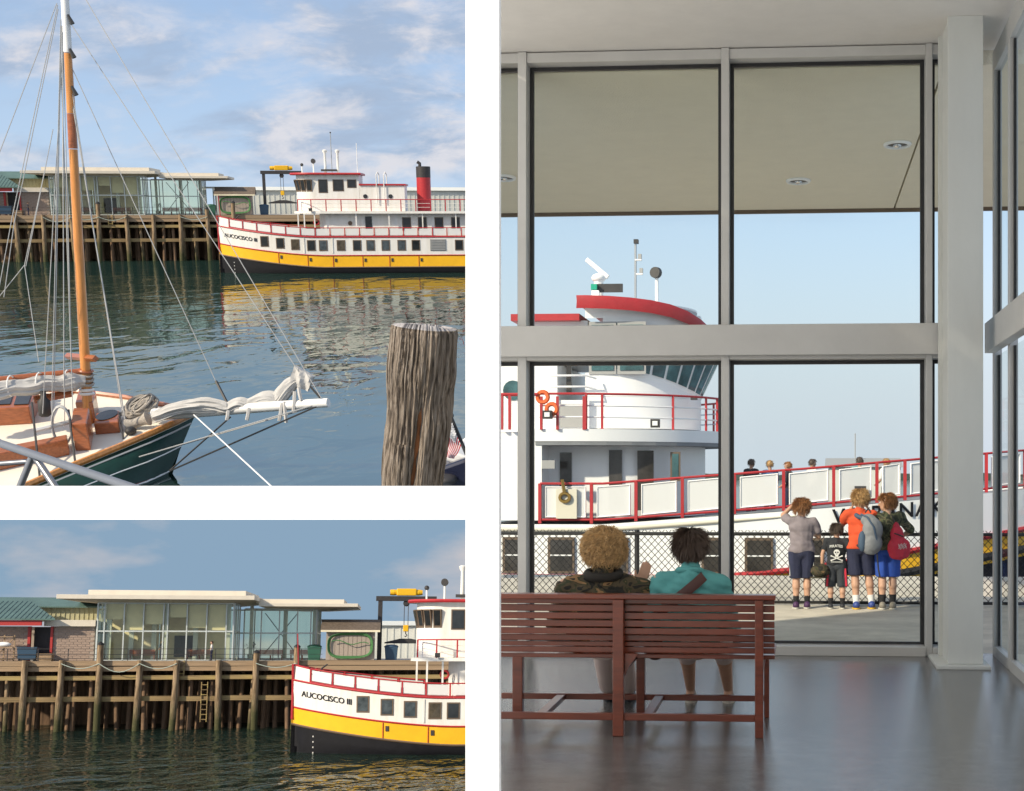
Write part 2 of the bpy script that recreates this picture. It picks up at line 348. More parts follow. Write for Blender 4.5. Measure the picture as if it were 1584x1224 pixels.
def pier(Mx, x0, x1, posts, talls, which, depth=26):
    lab = 'weathered timber pier on rows of pilings '+which
    P = thing('timber_pier', Mx, lab, 'pier')
    # deck: front cap timbers in lengths, planked slab behind
    box('deck_slab', 'concrete', P, x0, x1, .32, depth, -.45, -.02)
    xs = [x0]+posts+[x1]
    capm = MB().box(0, 1, 0, .3, -.42, 0).mesh('cap_timber'); capm.materials.append(MATS['timber_light'])
    cap2 = MB().box(0, 1, .05, .3, -.86, -.46).mesh('cap_timber'); cap2.materials.append(MATS['timber_light'])
    r1 = MB().box(0, 1, -.02, .16, -1.6, -1.24).mesh('waler'); r1.materials.append(MATS['rail_wood'])
    r2 = MB().box(0, 1, -.02, .16, -3.4, -2.98).mesh('waler'); r2.materials.append(MATS['rail_wood'])
    for a, b in zip(xs, xs[1:]):
        for me, nm in ((capm, 'cap_timber'), (cap2, 'cap_timber'), (r1, 'waler'), (r2, 'waler')):
            dz = random.uniform(-.03, .03)
            link(nm, me, P, T(a+.03, random.uniform(-.02, .02), dz) @ Matrix.Diagonal((b-a-.06, 1, 1, 1)))
    def pilemesh(h, r, m, seed):
        rnd = random.Random(seed); n = 10; prof = []; mb = MB(); rows = []
        for i in range(8):
            z = -h+h*i/7; rr = r*(1.06-.12*i/7)
            rows.append([Vector((rr*(1+rnd.uniform(-.05, .05))*math.cos(2*math.pi*k/n), rr*(1+rnd.uniform(-.05, .05))*math.sin(2*math.pi*k/n), z)) for k in range(n)])
        for r_ in rows: r_.append(r_[0].copy())
        mb.grid(rows); mb.add(rows[-1][:-1], [tuple(range(n))]); me = mb.mesh('pile'); me.materials.append(MATS[m]); me.polygons.foreach_set('use_smooth', [True]*len(me.polygons)); return me
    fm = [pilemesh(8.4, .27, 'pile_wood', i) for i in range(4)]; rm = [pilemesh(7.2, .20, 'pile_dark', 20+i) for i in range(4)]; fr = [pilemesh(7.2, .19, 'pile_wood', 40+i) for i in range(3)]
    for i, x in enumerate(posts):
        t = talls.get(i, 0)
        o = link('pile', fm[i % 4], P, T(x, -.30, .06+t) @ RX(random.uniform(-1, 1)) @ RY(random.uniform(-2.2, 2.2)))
        if t > .3: MB().lathe([(.30, 0), (.28, .1), (.02, .3)], 10).build('pile_cap', 'black_rubber', P, M=T(x, -.30, .06+t))
    x = x0+.6; k = 0
    while x < x1:
        for row, yy in enumerate((1.0, 2.6, 4.6, 7.2)):
            if random.random() < (.8, .8, .75, .6)[row]:
                mm = fr[k % 3] if row == 0 and random.random() < .5 else rm[k % 4]
                link('pile', mm, P, T(x+random.uniform(-.35, .35)+row*.3, yy+random.uniform(-.4, .4), -.45) @ RX(random.uniform(-2, 2)) @ RY(random.uniform(-3, 3))); k += 1
        x += 1.35
    box('bulkhead', 'pile_dark', P, x0, x1, 11.5, 11.8, -7, -.45)
    # guard rail
    g = MB(); 
    gx = [x0+1.2*i for i in range(int((19-x0)/1.2))]
    gm = MB().box(-.03, .03, -.03, .03, 0, 1.05).mesh('rail_post'); gm.materials.append(MATS['steel_dark'])
    for xx in gx[::2]: link('rail_post', gm, P, T(xx, .7, 0))
    for zz_ in (1.02, .55, .2): box('rail_bar', 'steel_dark', P, x0, 19, .68, .72, zz_-.02, zz_+.02)
    # ladders hanging on the face and mooring ropes between posts
    def ladder(x, za, zb):
        L = MB()
        for dx in (-.25, .25): L.tube([(x+dx, -.12, za), (x+dx, -.10, zb)], .045, 5)
        z = za+.2
        while z < zb: L.tube([(x-.25, -.12, z), (x+.25, -.12, z)], .035, 5); z += .42
        return L.build('ladder', 'rail_wood', P)
    ladder(7.3, -1.3, .05); ladder(9.3, -5.2, -1.8)
    for i in (1, 2, 3, 6):
        if i+1 < len(posts):
            a, b = posts[i], posts[i+1]; sag = random.uniform(.35, 1.0)
            MB().tube([(a+(b-a)*t/8, -.58, -.22-sag*.8*math.sin(math.pi*t/8)) for t in range(9)], .035, 5).build('rope', 'rope_pale', P, True)
    return P

def terminal(Mx, which):
    B = thing('ferry_terminal', Mx, 'glass walled ferry terminal with wide flat cream roofs '+which, 'building')
    def pane_wall(xs, y, zs, par, deep=.12):
        for x in xs: box('mullion', 'alu', par, x-.05, x+.05, y-deep, y+.06, 0, zs[-1])
        for z in zs: box('transom', 'alu', par, xs[0]+.051, xs[-1]-.051, y-deep+.02, y+.04, z-.06, z+.06)
        for a, b in zip(xs, xs[1:]):
            for z0, z1 in zip(zs, zs[1:]): box('pane', 'glass_bldg', par, a+.05, b-.05, y-.015, y+.015, z0+.06, z1-.06)
    f1 = [0, .55, 2.15, 3.75, 5.4, 5.75, 7.35, 9.0, 10.65, 11.25]
    pane_wall(f1, 2.0, [.02, 2.55, 5.0], B)
    def side_wall(x, ys, zs, par):
        for y in ys: box('mullion', 'alu', par, x-.06, x+.06, y-.05, y+.05, 0, zs[-1])
        for z in zs: box('transom', 'alu', par, x-.04, x+.04, ys[0]+.051, ys[-1]-.051, z-.06, z+.06)
        for a, b in zip(ys, ys[1:]):
            for z0, z1 in zip(zs, zs[1:]): box('pane', 'glass_bldg', par, x-.015, x+.015, a+.05, b-.05, z0+.06, z1-.06)
    side_wall(11.31, [2.1, 3.6, 5.1, 6.6], [.02, 2.55, 5.0], B); side_wall(-.06, [2.1, 4, 6, 8, 10, 12], [.02, 2.55, 5.0], B)
    for k_, (a, b) in enumerate(zip(f1, f1[1:])):
        if b-a > 1: box('roller_shade', 'shade_tan', B, a+.1, b-.1, 2.14, 2.16, 2.66+(.0, .9, 0, .5, 0, 1.1, .2, .0, .6)[k_], 4.9)
    f2 = [11.7, 13.2, 14.8, 16.4, 17.6, 18.1]
    pane_wall(f2, 6.7, [.02, 2.45, 4.65], B); side_wall(18.16, [6.8, 9, 11, 13], [.02, 2.45, 4.65], B)
    pane_wall([0, 3, 6, 9, 12, 15, 18], 13.5, [.02, 2.5, 4.7], B)
    # roofs: a tapering soffit under a plain fascia
    def roof(x0, x1, y0, y1, zb, zt, inx, iny, zs, ztaper):
        rf = MB().box(x0, x1, y0, y1, zb, zt).build('roof', 'roof_cream', B, bev=.02)
        a = [(x0+.05, y0+.05, zb-.003), (x1-.05, y0+.05, zb-.003), (x1-.05, y1-.05, zb-.003), (x0+.05, y1-.05, zb-.003)]
        b = [(x0+inx, y0+iny, zs), (x1-inx, y0+iny, zs), (x1-inx, y1-.3, zs), (x0+inx, y1-.3, zs)]
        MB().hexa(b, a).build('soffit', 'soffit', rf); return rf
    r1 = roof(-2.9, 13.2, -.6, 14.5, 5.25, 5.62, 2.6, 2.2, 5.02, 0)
    box('parapet', 'roof_cream', r1, -.7, 12.3, 1.0, 13.5, 5.623, 6.08)
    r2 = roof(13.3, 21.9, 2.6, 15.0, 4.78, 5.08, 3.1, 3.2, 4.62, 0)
    box('parapet', 'roof_cream', r2, 12.9, 20.6, 4.5, 14, 5.083, 5.5)
    cn = MB().box(18.4, 22.6, 8.0, 12.5, 3.55, 3.75).build('canopy', 'alu', B)
    for x, y in ((19.5, 8.4), (22.2, 8.4), (19.5, 12.2), (22.2, 12.2)): box('column', 'alu', B, x-.09, x+.09, y-.09, y+.09, 0, 3.55)
    for x, y in ((.9, 2.6), (5.6, 2.6), (10.8, 2.6), (3, 9), (8, 9), (12.3, 7.2), (17.9, 7.2), (15, 11)): box('column', 'alu', B, x-.15, x+.15, y-.15, y+.15, .02, 5.0)
    box('floor_slab', 'floor_int', B, -.2, 18.4, 1.8, 13.8, -.015, .012)
    box('inner_wall', 'cream_wall', B, .6, 4.6, 5.0, 5.2, .013, 4.95); box('inner_wall', 'cream_wall', B, 4.62, 10.6, 5.4, 5.6, .013, 4.95)
    box('inner_panel', 'steel_dark', B, 5.9, 7.5, 5.2, 5.3, .3, 2.2)
    box('inner_panel', 'roof_cream', B, 3.3, 4.2, 4.8, 4.9, 1.0, 2.1)
    for x in (2.4, 4.3, 7.8): box('inner_pier', 'alu', B, x-.2, x+.2, 4.3, 4.6, .013, 5.0)
    MB().tube([(13, 12.8, .5), (16, 12.8, 4.4)], .04, 5).build('brace', 'steel_dark', B); MB().tube([(16, 12.8, .5), (13, 12.8, 4.4)], .04, 5).build('brace', 'steel_dark', B)
    return B

def waiting_bench(Mx, label):
    t = thing('waiting_bench', Mx, label, 'bench', 'benches by the terminal glass')
    for i in range(4): box('seat_slat', 'bench_red', t, -1.1, 1.1, .1*i, .1*i+.08, .42, .46)
    for i in range(5): box('back_slat', 'bench_red', t, -1.1, 1.1, -.06, -.02, .5+.09*i, .57+.09*i)
    for x in (-1, 0, 1): box('leg', 'bench_red', t, x-.04, x+.04, -.019, .36, 0, .42)
def planter(Mx, label):
    t = thing('potted_plant', Mx, label, 'plant'); MB().lathe([(.25, 0), (.32, .5), (.28, .5)], 12).build('pot', 'concrete', t)
    m = MB()
    for _ in range(90):
        a = random.uniform(0, 6.28); e = random.uniform(-.2, 1.4); d = Vector((math.cos(a)*math.cos(e), math.sin(a)*math.cos(e), math.sin(e))); p = Vector((0, 0, 1.1))+d*random.uniform(.1, .6)
        q = d.cross(Vector((.3, .2, 1))).normalized()*.07
        m.add([p-q, p+d*.12, p+q, p-d*.12], [(0, 1, 2, 3)])
    f = m.build('foliage', 'plant', t); f['kind'] = 'stuff'

def brick_hall(Mx, which):
    H = thing('brick_warehouse', Mx, 'low brick building with red trim and green metal roof '+which, 'building')
    def bricks(x0, x1, z0, z1, y):
        box('wall', 'mortar', H, x0, x1, y, y+.4, z0, z1)
        # coursed blocks, each with its own face
        me = MB().box(0, .62, -.03, .02, 0, .17).mesh('brick'); me.materials.append(MATS['brick_a'])
        z = z0+.02; r = 0
        while z < z1-.15:
            x = x0+.02+(.33 if r % 2 else 0)
            while x < x1-.62: link('brick', me, H, T(x, y, z)); x += .66
            z += .2; r += 1
    bricks(-3.6, -.25, 0, 2.95, 2.3); bricks(-9.6, -5.6, 0, 2.95, 2.3)
    box('wall', 'mortar', H, -9.5, -.3, 9.7, 10, 0, 3.0)
    box('fascia', 'roof_cream', H, -4.3, -.15, 1.8, 2.29, 2.96, 3.5); box('roof_slab', 'roof_cream', H, -4.3, -.15, 2.3, 9.6, 3.02, 3.45)
    box('door_frame', 'red_trim', H, -5.62, -5.4, 2.1, 2.5, 0, 2.95); box('door_frame', 'red_trim', H, -3.8, -3.61, 2.1, 2.5, 0, 2.95)
    box('opening_shade', 'steel_dark', H, -5.39, -3.81, 3.4, 3.5, 0, 2.9)  # dark sheet standing for the shade inside the doorway
    box('rafter', 'red_trim', H, -12, -4.32, 1.0, 1.25, 3.0, 3.45)
    rf = MB().extrude([(-12, .8, 3.46), (-12, 6.5, 5.1), (-6.5, 6.5, 5.1), (-3.2, .8, 3.46)], (0, 0, .12)).build('roof', 'green_roof', H)
    for i in range(22):
        x = -12+i*.4; top = min(x, -6.5+(0 if x < -6.5 else 0)); y1 = 6.5 if x < -6.5 else 6.5-(x+6.5)/3.3*5.7
        if y1 > 1: MB().tube([(x, .8, 3.6), (x, y1, 3.6+1.64*(y1-.8)/5.7)], .03, 4).build('roof_seam', 'green_roof', rf)
    u = MB().box(-7.6, -.5, 8.0, 12, 3.5, 4.75).build('upper_wall', 'tan_metal', H)
    for i in range(18): box('wall_seam', 'tan_metal', u, -7.6+i*.4, -7.56+i*.4, 7.94, 7.999, 3.6, 4.7)
    MB().extrude([(-13, 7.4, 4.7), (-13, 10.5, 5.6), (-.4, 10.5, 5.6), (-.4, 7.4, 4.7)], (0, 0, .1)).build('roof', 'green_roof', H)
    return H
def clutter(Mx, which):
    t = thing('timber_rack', Mx @ T(-7.2, 1.1, 0), 'open timber rack holding white sacks '+which, 'rack')
    for x in (-.8, 0, .8): box('post', 'timber_light', t, x-.05, x+.05, -.05, .05, 0, 2.2)
    for z in (.1, 1.1, 2.0): box('shelf', 'timber_light', t, -.74, .74, -.3, .3, z, z+.08)
    MB().ell((0, 0, 1.4), (.6, .28, .22)).build('sack', 'white_paint', t, True)
    MB().tube([(-.75, -.1, .2), (.75, -.1, 1.9)], .04, 4).build('brace', 'timber_light', t)
    t = thing('waste_bin', Mx @ T(-5.3, 1.2, 0), 'dark blue wheeled waste bin '+which, 'bin'); 
    MB().hexa([(-.7, -.4, .1), (.7, -.4, .1), (.7, .4, .1), (-.7, .4, .1)], [(-.8, -.5, 1.1), (.8, -.5, 1.1), (.8, .5, 1.1), (-.8, .5, 1.1)]).build('body', 'bin_blue', t, bev=.03)
    box('lid', 'bin_blue', t, -.83, .83, -.53, .53, 1.11, 1.18, .02)
    for x in (-.6, .6): MB().lathe([(.12, -.04), (.12, .04)], 10, T(x, -.4, .12) @ RY(90)).build('wheel', 'black_rubber', t)
    t = thing('pallet_stack', Mx @ T(-3.9, 1.2, 0), 'pile of timber offcuts and pallets '+which, 'pallets')
    for i in range(4):
        for k in range(5): box('board', 'timber_light', t, -.6, .6, -.5+.22*k, -.36+.22*k, .16*i+.1, .16*i+.14)
        box('bearer', 'timber_light', t, -.55, .55, -.48, .48, .16*i, .16*i+.099)

def gantry(Mx, which):
    g = thing('gantry_crane', Mx, 'dark steel gantry crane with yellow hoist '+which, 'crane')
    for x in (-2.35, 2.35): box('leg', 'steel_dark', g, x-.2, x+.2, -.2, .2, 0, 5.4, .02)
    box('beam', 'steel_dark', g, -2.75, 2.75, -.25, .25, 5.403, 5.85, .02)
    h = MB().box(-.9, .9, -.35, .35, 5.9, 6.55).build('hoist', 'crane_yellow', g, bev=.08)
    MB().lathe([(.26, -.35), (.28, .0), (.22, .35)], 12, T(-1.15, 0, 6.2) @ RY(90)).build('motor', 'crane_yellow', h); MB().lathe([(.26, -.35), (.28, 0), (.22, .35)], 12, T(1.1, 0, 6.2) @ RY(90)).build('motor', 'crane_yellow', h)
    for x in (-.18, .18): MB().tube([(x, 0, 5.4), (x, 0, 3.2)], .035, 5).build('cable', 'steel_dark', g)
    MB().lathe([(.2, -.14), (.3, 0), (.2, .14)], 12, T(0, 0, 5.2) @ RX(90)).build('sheave', 'steel_dark', g)
    hb = box('hook_block', 'crane_yellow', g, -.24, .24, -.14, .14, 2.6, 3.2, .05)
    MB().tube([(0, 0, 2.6), (0, 0, 2.4), (.12, 0, 2.25), (0, 0, 2.12), (-.1, 0, 2.2)], .05, 6).build('hook', 'steel_dark', hb)
    MB().prism([(-1.9, -.15), (1.9, -.15), (1.9, .15), (-1.9, .15)], 1.5, 1.62).add([(-1.9, -.1, 1.62), (1.9, -.1, 1.62), (.5, -.1, 1.95), (-.5, -.1, 1.95)], [(0, 1, 2, 3)]).build('spreader', 'steel_dark', g)
def shed(Mx, which):
    s = thing('hose_shed', Mx, 'small tan shed with shingled roof and coiled green hose '+which, 'shed')
    w = MB().box(-1.7, 1.7, 0, 2.4, 0, 2.15).build('wall', 'mortar', s)
    for i in range(11): box('siding_board', 'mortar', w, -1.68+i*.31, -1.40+i*.31, -.04, -.001, .02, 2.12)
    MB().extrude([(-2.1, -.4, 2.16), (-2.1, 1.2, 2.95), (-2.1, 2.8, 2.16)], (4.2, 0, 0)).build('roof', 'shingle', s)
    box('eave', 'cream_wall', s, -2.08, 2.08, -.42, -.34, 2.02, 2.16)
    for k in range(6):
        r = .95+.06*k; MB().tube([(1.45*math.copysign(abs(math.cos(a))**.6, math.cos(a))*(1+.02*k), -.12-.03*k, 1.05+.8*(1+.03*k)*math.copysign(abs(math.sin(a))**.7, math.sin(a))+.03*math.sin(3*a+k)) for a in [6.283*i/28 for i in range(28)]], .026, 5, True).build('hose', 'rope_green', s, True)
    MB().tube([(-1.3+.26*i, -.3, 1.35+.12*math.sin(i*.9)-.02*i) for i in range(11)], .035, 5).build('hose', 'rope_green', s, True)
def far_warehouse(Mx, x0, x1, which):
    w = thing('long_warehouse', Mx, 'long pale corrugated warehouse behind the ferry '+which, 'warehouse')
    box('wall', 'corrug', w, x0, x1, 0, 12, -1, 3.5)
    me = MB().box(-.08, .08, -.06, 0, -1, 3.4).mesh('wall_rib'); me.materials.append(MATS['corrug'])
    for i in range(int((x1-x0)/.75)): link('wall_rib', me, w, T(x0+.3+i*.75, -.001, 0))
    MB().extrude([(x0-.3, -.4, 3.51), (x0-.3, 6, 4.1), (x0-.3, 12.4, 3.51)], (x1-x0+.6, 0, 0)).build('roof', 'corrug', w)

# ---- the ferry
def q01(t): return max(0., min(1., t))
def zsheer(s): return 4.35+1.35*max(0, 1-s/12)**1.5
def zyt(s): return 2.15+1.42*max(0, 1-s/13)**1.5
def zyb(s): return .72+1.5*max(0, 1-s/13)**1.4
def half(s, z):
    rk = .55*(1-z/5.7); Lb = 10.5+3.5*(1-z/5.7)
    b = 4*math.sin(math.pi/2*q01((s-rk)/Lb))**.75 if s > rk else 0.
    return b*(1 if z > 0 else max(.3, 1+z*.25))
def surf(s, z, off=.0, side=-1): return Vector((s, side*(half(s, z)+off), z))
def ferry(Mx, L, which, name_text=True):
    K = thing('car_ferry', Mx, 'white ferry with yellow band and red rails, moored beside the pier '+which, 'ferry'); K.name = 'harbour_ferry'
    ss = [0, .15, .3, .5, .75, 1, 1.4, 1.9, 2.5, 3.2, 4, 5, 6, 7, 8, 9, 10, 11, 12, 13, 14.5]+[16+2*i for i in range(20)]
    ss = [s for s in ss if s < L]+[L]
    def band(nm, lo_, hi, m, n=3, off=0.):
        mb = MB()
        for sd in (-1, 1): mb.grid([[surf(s, lo_(s)+(hi(s)-lo_(s))*k/n, off, sd) for s in ss] for k in range(n+1)])
        return mb.build(nm, m, K, True)
    band('lower_hull', lambda s: -1.2, zyb, 'ship_black', 4); band('yellow_band', zyb, zyt, 'ship_yellow'); th = band('topside', zyt, zsheer, 'ship_white')
    MB().add([surf(L, z, 0, sd) for sd, zs in ((-1, (-1.2, 0, .8, 2.35, 4.35)), (1, (4.35, 2.35, .8, 0, -1.2))) for z in zs], [tuple(range(10))]).build('transom', 'ship_white', K)
    MB().add([surf(s, zsheer(s)-.02, 0, -1) for s in ss]+[surf(s, zsheer(s)-.02, 0, 1) for s in ss[::-1]], [tuple(range(2*len(ss)))]).build('deck', 'deck_grey', K)
    for fn, m, r in ((zyt, 'ship_red', .07), (lambda s: zyb(s), 'brown_frame', .09), (zsheer, 'ship_red', .08)):
        MB().tube([surf(s, fn(s), .02) for s in ss], r, 5).build('rub_rail', m, K, True)
    MB().tube([surf(0.05, z, .03) for z in (2.6, 3.8, 4.8, zsheer(0)+1.2)], .10, 6).build('stem_post', 'ship_red', K)
    # hull windows: a frame on the plating, a pane inside it
    def hwin(s, w=1.0, z0=2.72, z1=4.0, m='dark_win', pn='pane'):
        m = random.choice(('dark_win', 'dark_win', 'win_b', 'win_c')) if m == 'dark_win' else m
        dz = zsheer(s)-4.35; 
        def qd(a, e, o): return [surf(s-w/2+e, z0+dz+e, o), surf(s+w/2-e, z0+dz+e, o), surf(s+w/2-e, z1+dz-e, o), surf(s-w/2+e, z1+dz-e, o)]
        fr = MB().hexa(qd(0, 0, -.02), qd(0, 0, .045)).build('window', 'brown_frame', K)
        MB().hexa(qd(0, .10, .0), qd(0, .10, .055)).build(pn, m, fr); return fr
    for s in (5.9, 7.8, 9.6, 11.5, 12.9, 15, 16.9, 18.5, 20.3, 22.2, 23.9, 29.1):
        if s < L-.6: hwin(s)
    if L > 28:
        lv = MB().hexa([surf(25.6, 2.7, -.02), surf(27.5, 2.7, -.02), surf(27.5, 4.1, -.02), surf(25.6, 4.1, -.02)], [surf(25.6, 2.7, .05), surf(27.5, 2.7, .05), surf(27.5, 4.1, .05), surf(25.6, 4.1, .05)]).build('louvre', 'louvre', K)
        for i in range(7): box('blade', 'louvre', lv, 25.65, 27.45, -half(26, 3)-.12, -half(26, 3)-.051, 2.78+.19*i, 2.86+.19*i)
    for s in (10.65, 14.0):
        MB().hexa([surf(s-.06, 2.45, 0), surf(s+.06, 2.45, 0), surf(s+.06, 4.25, 0), surf(s-.06, 4.25, 0)], [surf(s-.06, 2.45, .06), surf(s+.06, 2.45, .06), surf(s+.06, 4.25, .06), surf(s-.06, 4.25, .06)]).build('door_jamb', 'ship_white', K)
    for s in (7.5, 11.0, 14.0, 17.5, 20.7, 24.2, 30):
        if s < L-.3:
            MB().hexa([surf(s-.03, zyb(s)+.1, 0), surf(s+.03, zyb(s)+.1, 0), surf(s+.03, zyt(s)-.1, 0), surf(s-.03, zyt(s)-.1, 0)], [surf(s-.03, zyb(s)+.1, .05), surf(s+.03, zyb(s)+.1, .05), surf(s+.03, zyt(s)-.1, .05), surf(s-.03, zyt(s)-.1, .05)]).build('port_rib', 'ship_red', K)
            MB().hexa([surf(s+.2, zyt(s)-.75, 0), surf(s+.45, zyt(s)-.75, 0), surf(s+.45, zyt(s)-.35, 0), surf(s+.2, zyt(s)-.35, 0)], [surf(s+.2, zyt(s)-.75, .06), surf(s+.45, zyt(s)-.75, .06), surf(s+.45, zyt(s)-.35, .06), surf(s+.2, zyt(s)-.35, .06)]).build('cleat', 'steel_dark', K)
    # bulwark rail: red frame, white mesh panels
    def railing(fn, zf, s0, s1, step, hgt, panels, wires=0, side=-1):
        n = max(1, round((s1-s0)/step)); sp = [s0+(s1-s0)*i/n for i in range(n+1)]
        fine = [s0+(s1-s0)*i/(4*n) for i in range(4*n+1)]
        MB().tube([fn(s, side)+Vector((0, 0, zf(s)+hgt)) for s in fine], .055, 5).build('top_rail', 'ship_red', K, True)
        for s in sp: p = fn(s, side)+Vector((0, 0, zf(s))); MB().box(-.06, .06, -.05, .05, 0, hgt).build('rail_post', 'ship_red', K, M=T(*p))
        if panels:
            MB().tube([fn(s, side)+Vector((0, 0, zf(s)+.12)) for s in fine], .04, 5).build('bottom_rail', 'ship_red', K, True)
            for a, b in zip(sp, sp[1:]):
                e = .12; c = [fn(a+e, side)+Vector((0, 0, zf(a+e)+.2)), fn(b-e, side)+Vector((0, 0, zf(b-e)+.2)), fn(b-e, side)+Vector((0, 0, zf(b-e)+hgt-.1)), fn(a+e, side)+Vector((0, 0, zf(a+e)+hgt-.1))]
                MB().hexa(c, [p+Vector((0, .03, 0)) for p in c]).build('mesh_panel', 'rail_mesh', K)
        for k in range(wires):
            MB().tube([fn(s, side)+Vector((0, 0, zf(s)+hgt*(k+1)/(wires+1))) for s in fine], .022, 4).build('rail_wire', 'ship_white', K)
    hs = lambda s, sd: Vector((s, sd*(half(s, zsheer(s))-.05), 0))
    railing(hs, zsheer, 1.6, L-.1, 1.75, 1.1, True)
    railing(hs, zsheer, 1.6, min(L-.1, 10), 1.9, 1.1, True, 0, 1)
    for sd in (-1, 1):
        c = [hs(.05, sd)+Vector((0, 0, zsheer(0))), hs(1.5, sd)+Vector((0, 0, zsheer(1.5))), hs(1.5, sd)+Vector((0, 0, zsheer(1.5)+1.1)), hs(.05, sd)+Vector((0, 0, zsheer(0)+1.15))]
        MB().hexa(c, [p+Vector((0, .05, 0)) for p in c]).build('bulwark', 'ship_white', K)
        MB().tube([c[3], c[2]], .06, 5).build('top_rail', 'ship_red', K)
    MB().tube([(.5, -.15, zsheer(.5)), (.3, -.15, zsheer(0)+3.6)], .05, 5).build('jack_staff', 'ship_red', K)
    an = MB().tube([(2.0, -1.35, 5.6), (2.5, -1.5, 6.6), (2.9, -1.5, 6.9)], .07, 5).tube([(1.7, -1.3, 6.2), (2.0, -1.35, 5.6), (2.6, -1.5, 5.7)], .06, 5).build('anchor', 'steel_dark', K)
    # main deck house and boat deck, rounded at the front
    def outl(s0, s1, hw, a, n=10): return [(s0+a*(1-math.sin(math.pi/2*i/n)), -hw*math.cos(math.pi/2*i/n)) for i in range(n+1)] + [(s0+a*(1-math.cos(math.pi/2*i/n)), hw*math.sin(math.pi/2*i/n)) for i in range(1, n+1)]+[(s1, hw), (s1, -hw)]
    e = min(L-.1, 40)
    MB().prism(outl(12.2, e, 3.0, 1.6), 4.36, 7.15).build('deck_house', 'ship_white', K, True)
    MB().prism(outl(9.2, e, 3.95, 3.6), 7.15, 7.42).build('boat_deck', 'ship_white', K, True)
    for s in (9.9, 10.8, 12, 16.9, 20.8, 24.8, 28.8):
        if s < e: box('deck_post', 'ship_white', K, s-.07, s+.07, -3.75, -3.61, 4.36, 7.15) if s > 10.5 else box('deck_post', 'ship_white', K, s-.07, s+.07, -2.4, -2.26, 4.6, 7.15)
    def hbox(nm, m, s0, s1, z0, z1, y, par=None, d=.05): return MB().box(s0, s1, y-d, y+.03, z0, z1).build(nm, m, par or K)
    for s in (13.3,): MB().lathe([(.26, 0), (.26, .06)], 14, T(16.1, -3.02, 6.0) @ RX(90)).build('porthole', 'brown_frame', K)
    hbox('door', 'dark_win', 17.9, 18.7, 4.5, 6.8, -3.0) if L > 19 else None
    for s in (22.3, 24.2, 26.2, 28.2):
        if s < L-1: w = hbox('window', 'brown_frame', s, s+1.05, 5.1, 6.7, -3.0); hbox('pane', 'dark_win', s+.1, s+.95, 5.2, 6.6, -3.06, w, .02)
    MB().tube([(12.1+.3*math.cos(a), -2.75, 6.1+.3*math.sin(a)) for a in [6.283*i/12 for i in range(12)]], .09, 6, True).build('life_ring', 'ship_red', K, True)
    up = lambda s, sd: Vector((s, sd*3.85*math.sin(math.pi/2*q01((s-9.2+.6)/3.6)), 0))
    railing(up, lambda s: 7.42, 9.9, e, 1.8, 1.4, False, 2)
    # wheelhouse
    e2 = min(e, 17.3)
    wo = outl(9.6, e2, 2.6, 2.4, 12)
    wh = MB().prism(wo, 7.43, 11.75).build('wheelhouse', 'ship_white', K, True)
    rf = MB().prism(outl(9.0, e2+.2, 3.0, 2.8, 12), 11.76, 11.98).build('wheelhouse_roof', 'ship_white', K, True)
    MB().tube([(x, y, 11.87) for x, y in outl(9.0, e2+.2, 3.02, 2.8, 12)], .15, 6, True).build('roof_trim', 'ship_red', rf, True)
    def wwin(a, b, z0=9.75, z1=11.2, tilt=.28):
        a = Vector((*a, 0)); b = Vector((*b, 0)); d = (b-a); d.normalize(); nn = Vector((d.y, -d.x, 0))
        if nn.dot(((a+b)/2)-Vector((12.5, 0, 0))) < 0: nn = -nn
        def qd(o, e): return [a+d*e+nn*o+Vector((0, 0, z0+e)), b-d*e+nn*o+Vector((0, 0, z0+e)), b-d*e+nn*(o+tilt)+Vector((0, 0, z1-e)), a+d*e+nn*(o+tilt)+Vector((0, 0, z1-e))]
        w = MB().hexa(qd(-.25, 0), qd(.03, 0)).build('window', 'brown_frame', wh); MB().hexa(qd(-.2, .09), qd(.045, .09)).build('pane', 'dark_win', w)
    def op(f): k = f*24; i = int(k); i = min(i, 23); t = k-i; return (wo[i][0]*(1-t)+wo[i+1][0]*t, wo[i][1]*(1-t)+wo[i+1][1]*t)
    for i in range(9): wwin(op(.03+i*.105), op(.03+i*.105+.09))
    wwin((12.5, -2.6), (13.6, -2.6), 9.6, 11.2, .0); 
    if L > 17: wwin((14.2, -2.6), (15.5, -2.6), 9.8, 11.2, 0.); wwin((15.9, -2.6), (17.0, -2.6), 10.2, 11.2, 0)
    if L > 18:
        MB().prism([(17.32, -2.6), (22.7, -2.6), (22.7, 2.6), (17.32, 2.6)], 7.43, 10.5).build('aft_cabin', 'ship_white', K); MB().box(17.3, 22.85, -2.75, 2.75, 10.51, 10.7).build('cabin_roof', 'ship_red', K)
        for s in (18.0, 21.0): MB().lathe([(.26, 0), (.26, .06)], 14, T(s, -2.6, 9.2) @ RX(90)).build('porthole', 'dark_win', K)
        for s in (19.4, 20.3): MB().tube([(s, -2.8, 8.4), (s, -2.8, 11.8), (s+.15, -2.6, 12.1), (s+.3, -2.5, 11.8), (s+.3, -2.5, 10.7)], .06, 5).build('ladder_rail', 'ship_white', K)
    if L > 25:
        st = MB().lathe([(.86, 7.43), (.86, 11.5)], 20, T(24.9, 0, 0)).build('funnel', 'ship_red', K, True); MB().lathe([(.87, 11.5), (.88, 12.8), (.80, 12.85)], 20, T(24.9, 0, 0)).build('funnel_top', 'steel_dark', st, True)
        MB().tube([(24.5, 0, 12.8), (24.5, 0, 13.2), (24.2, 0, 13.4)], .2, 8).build('exhaust', 'steel_dark', st)
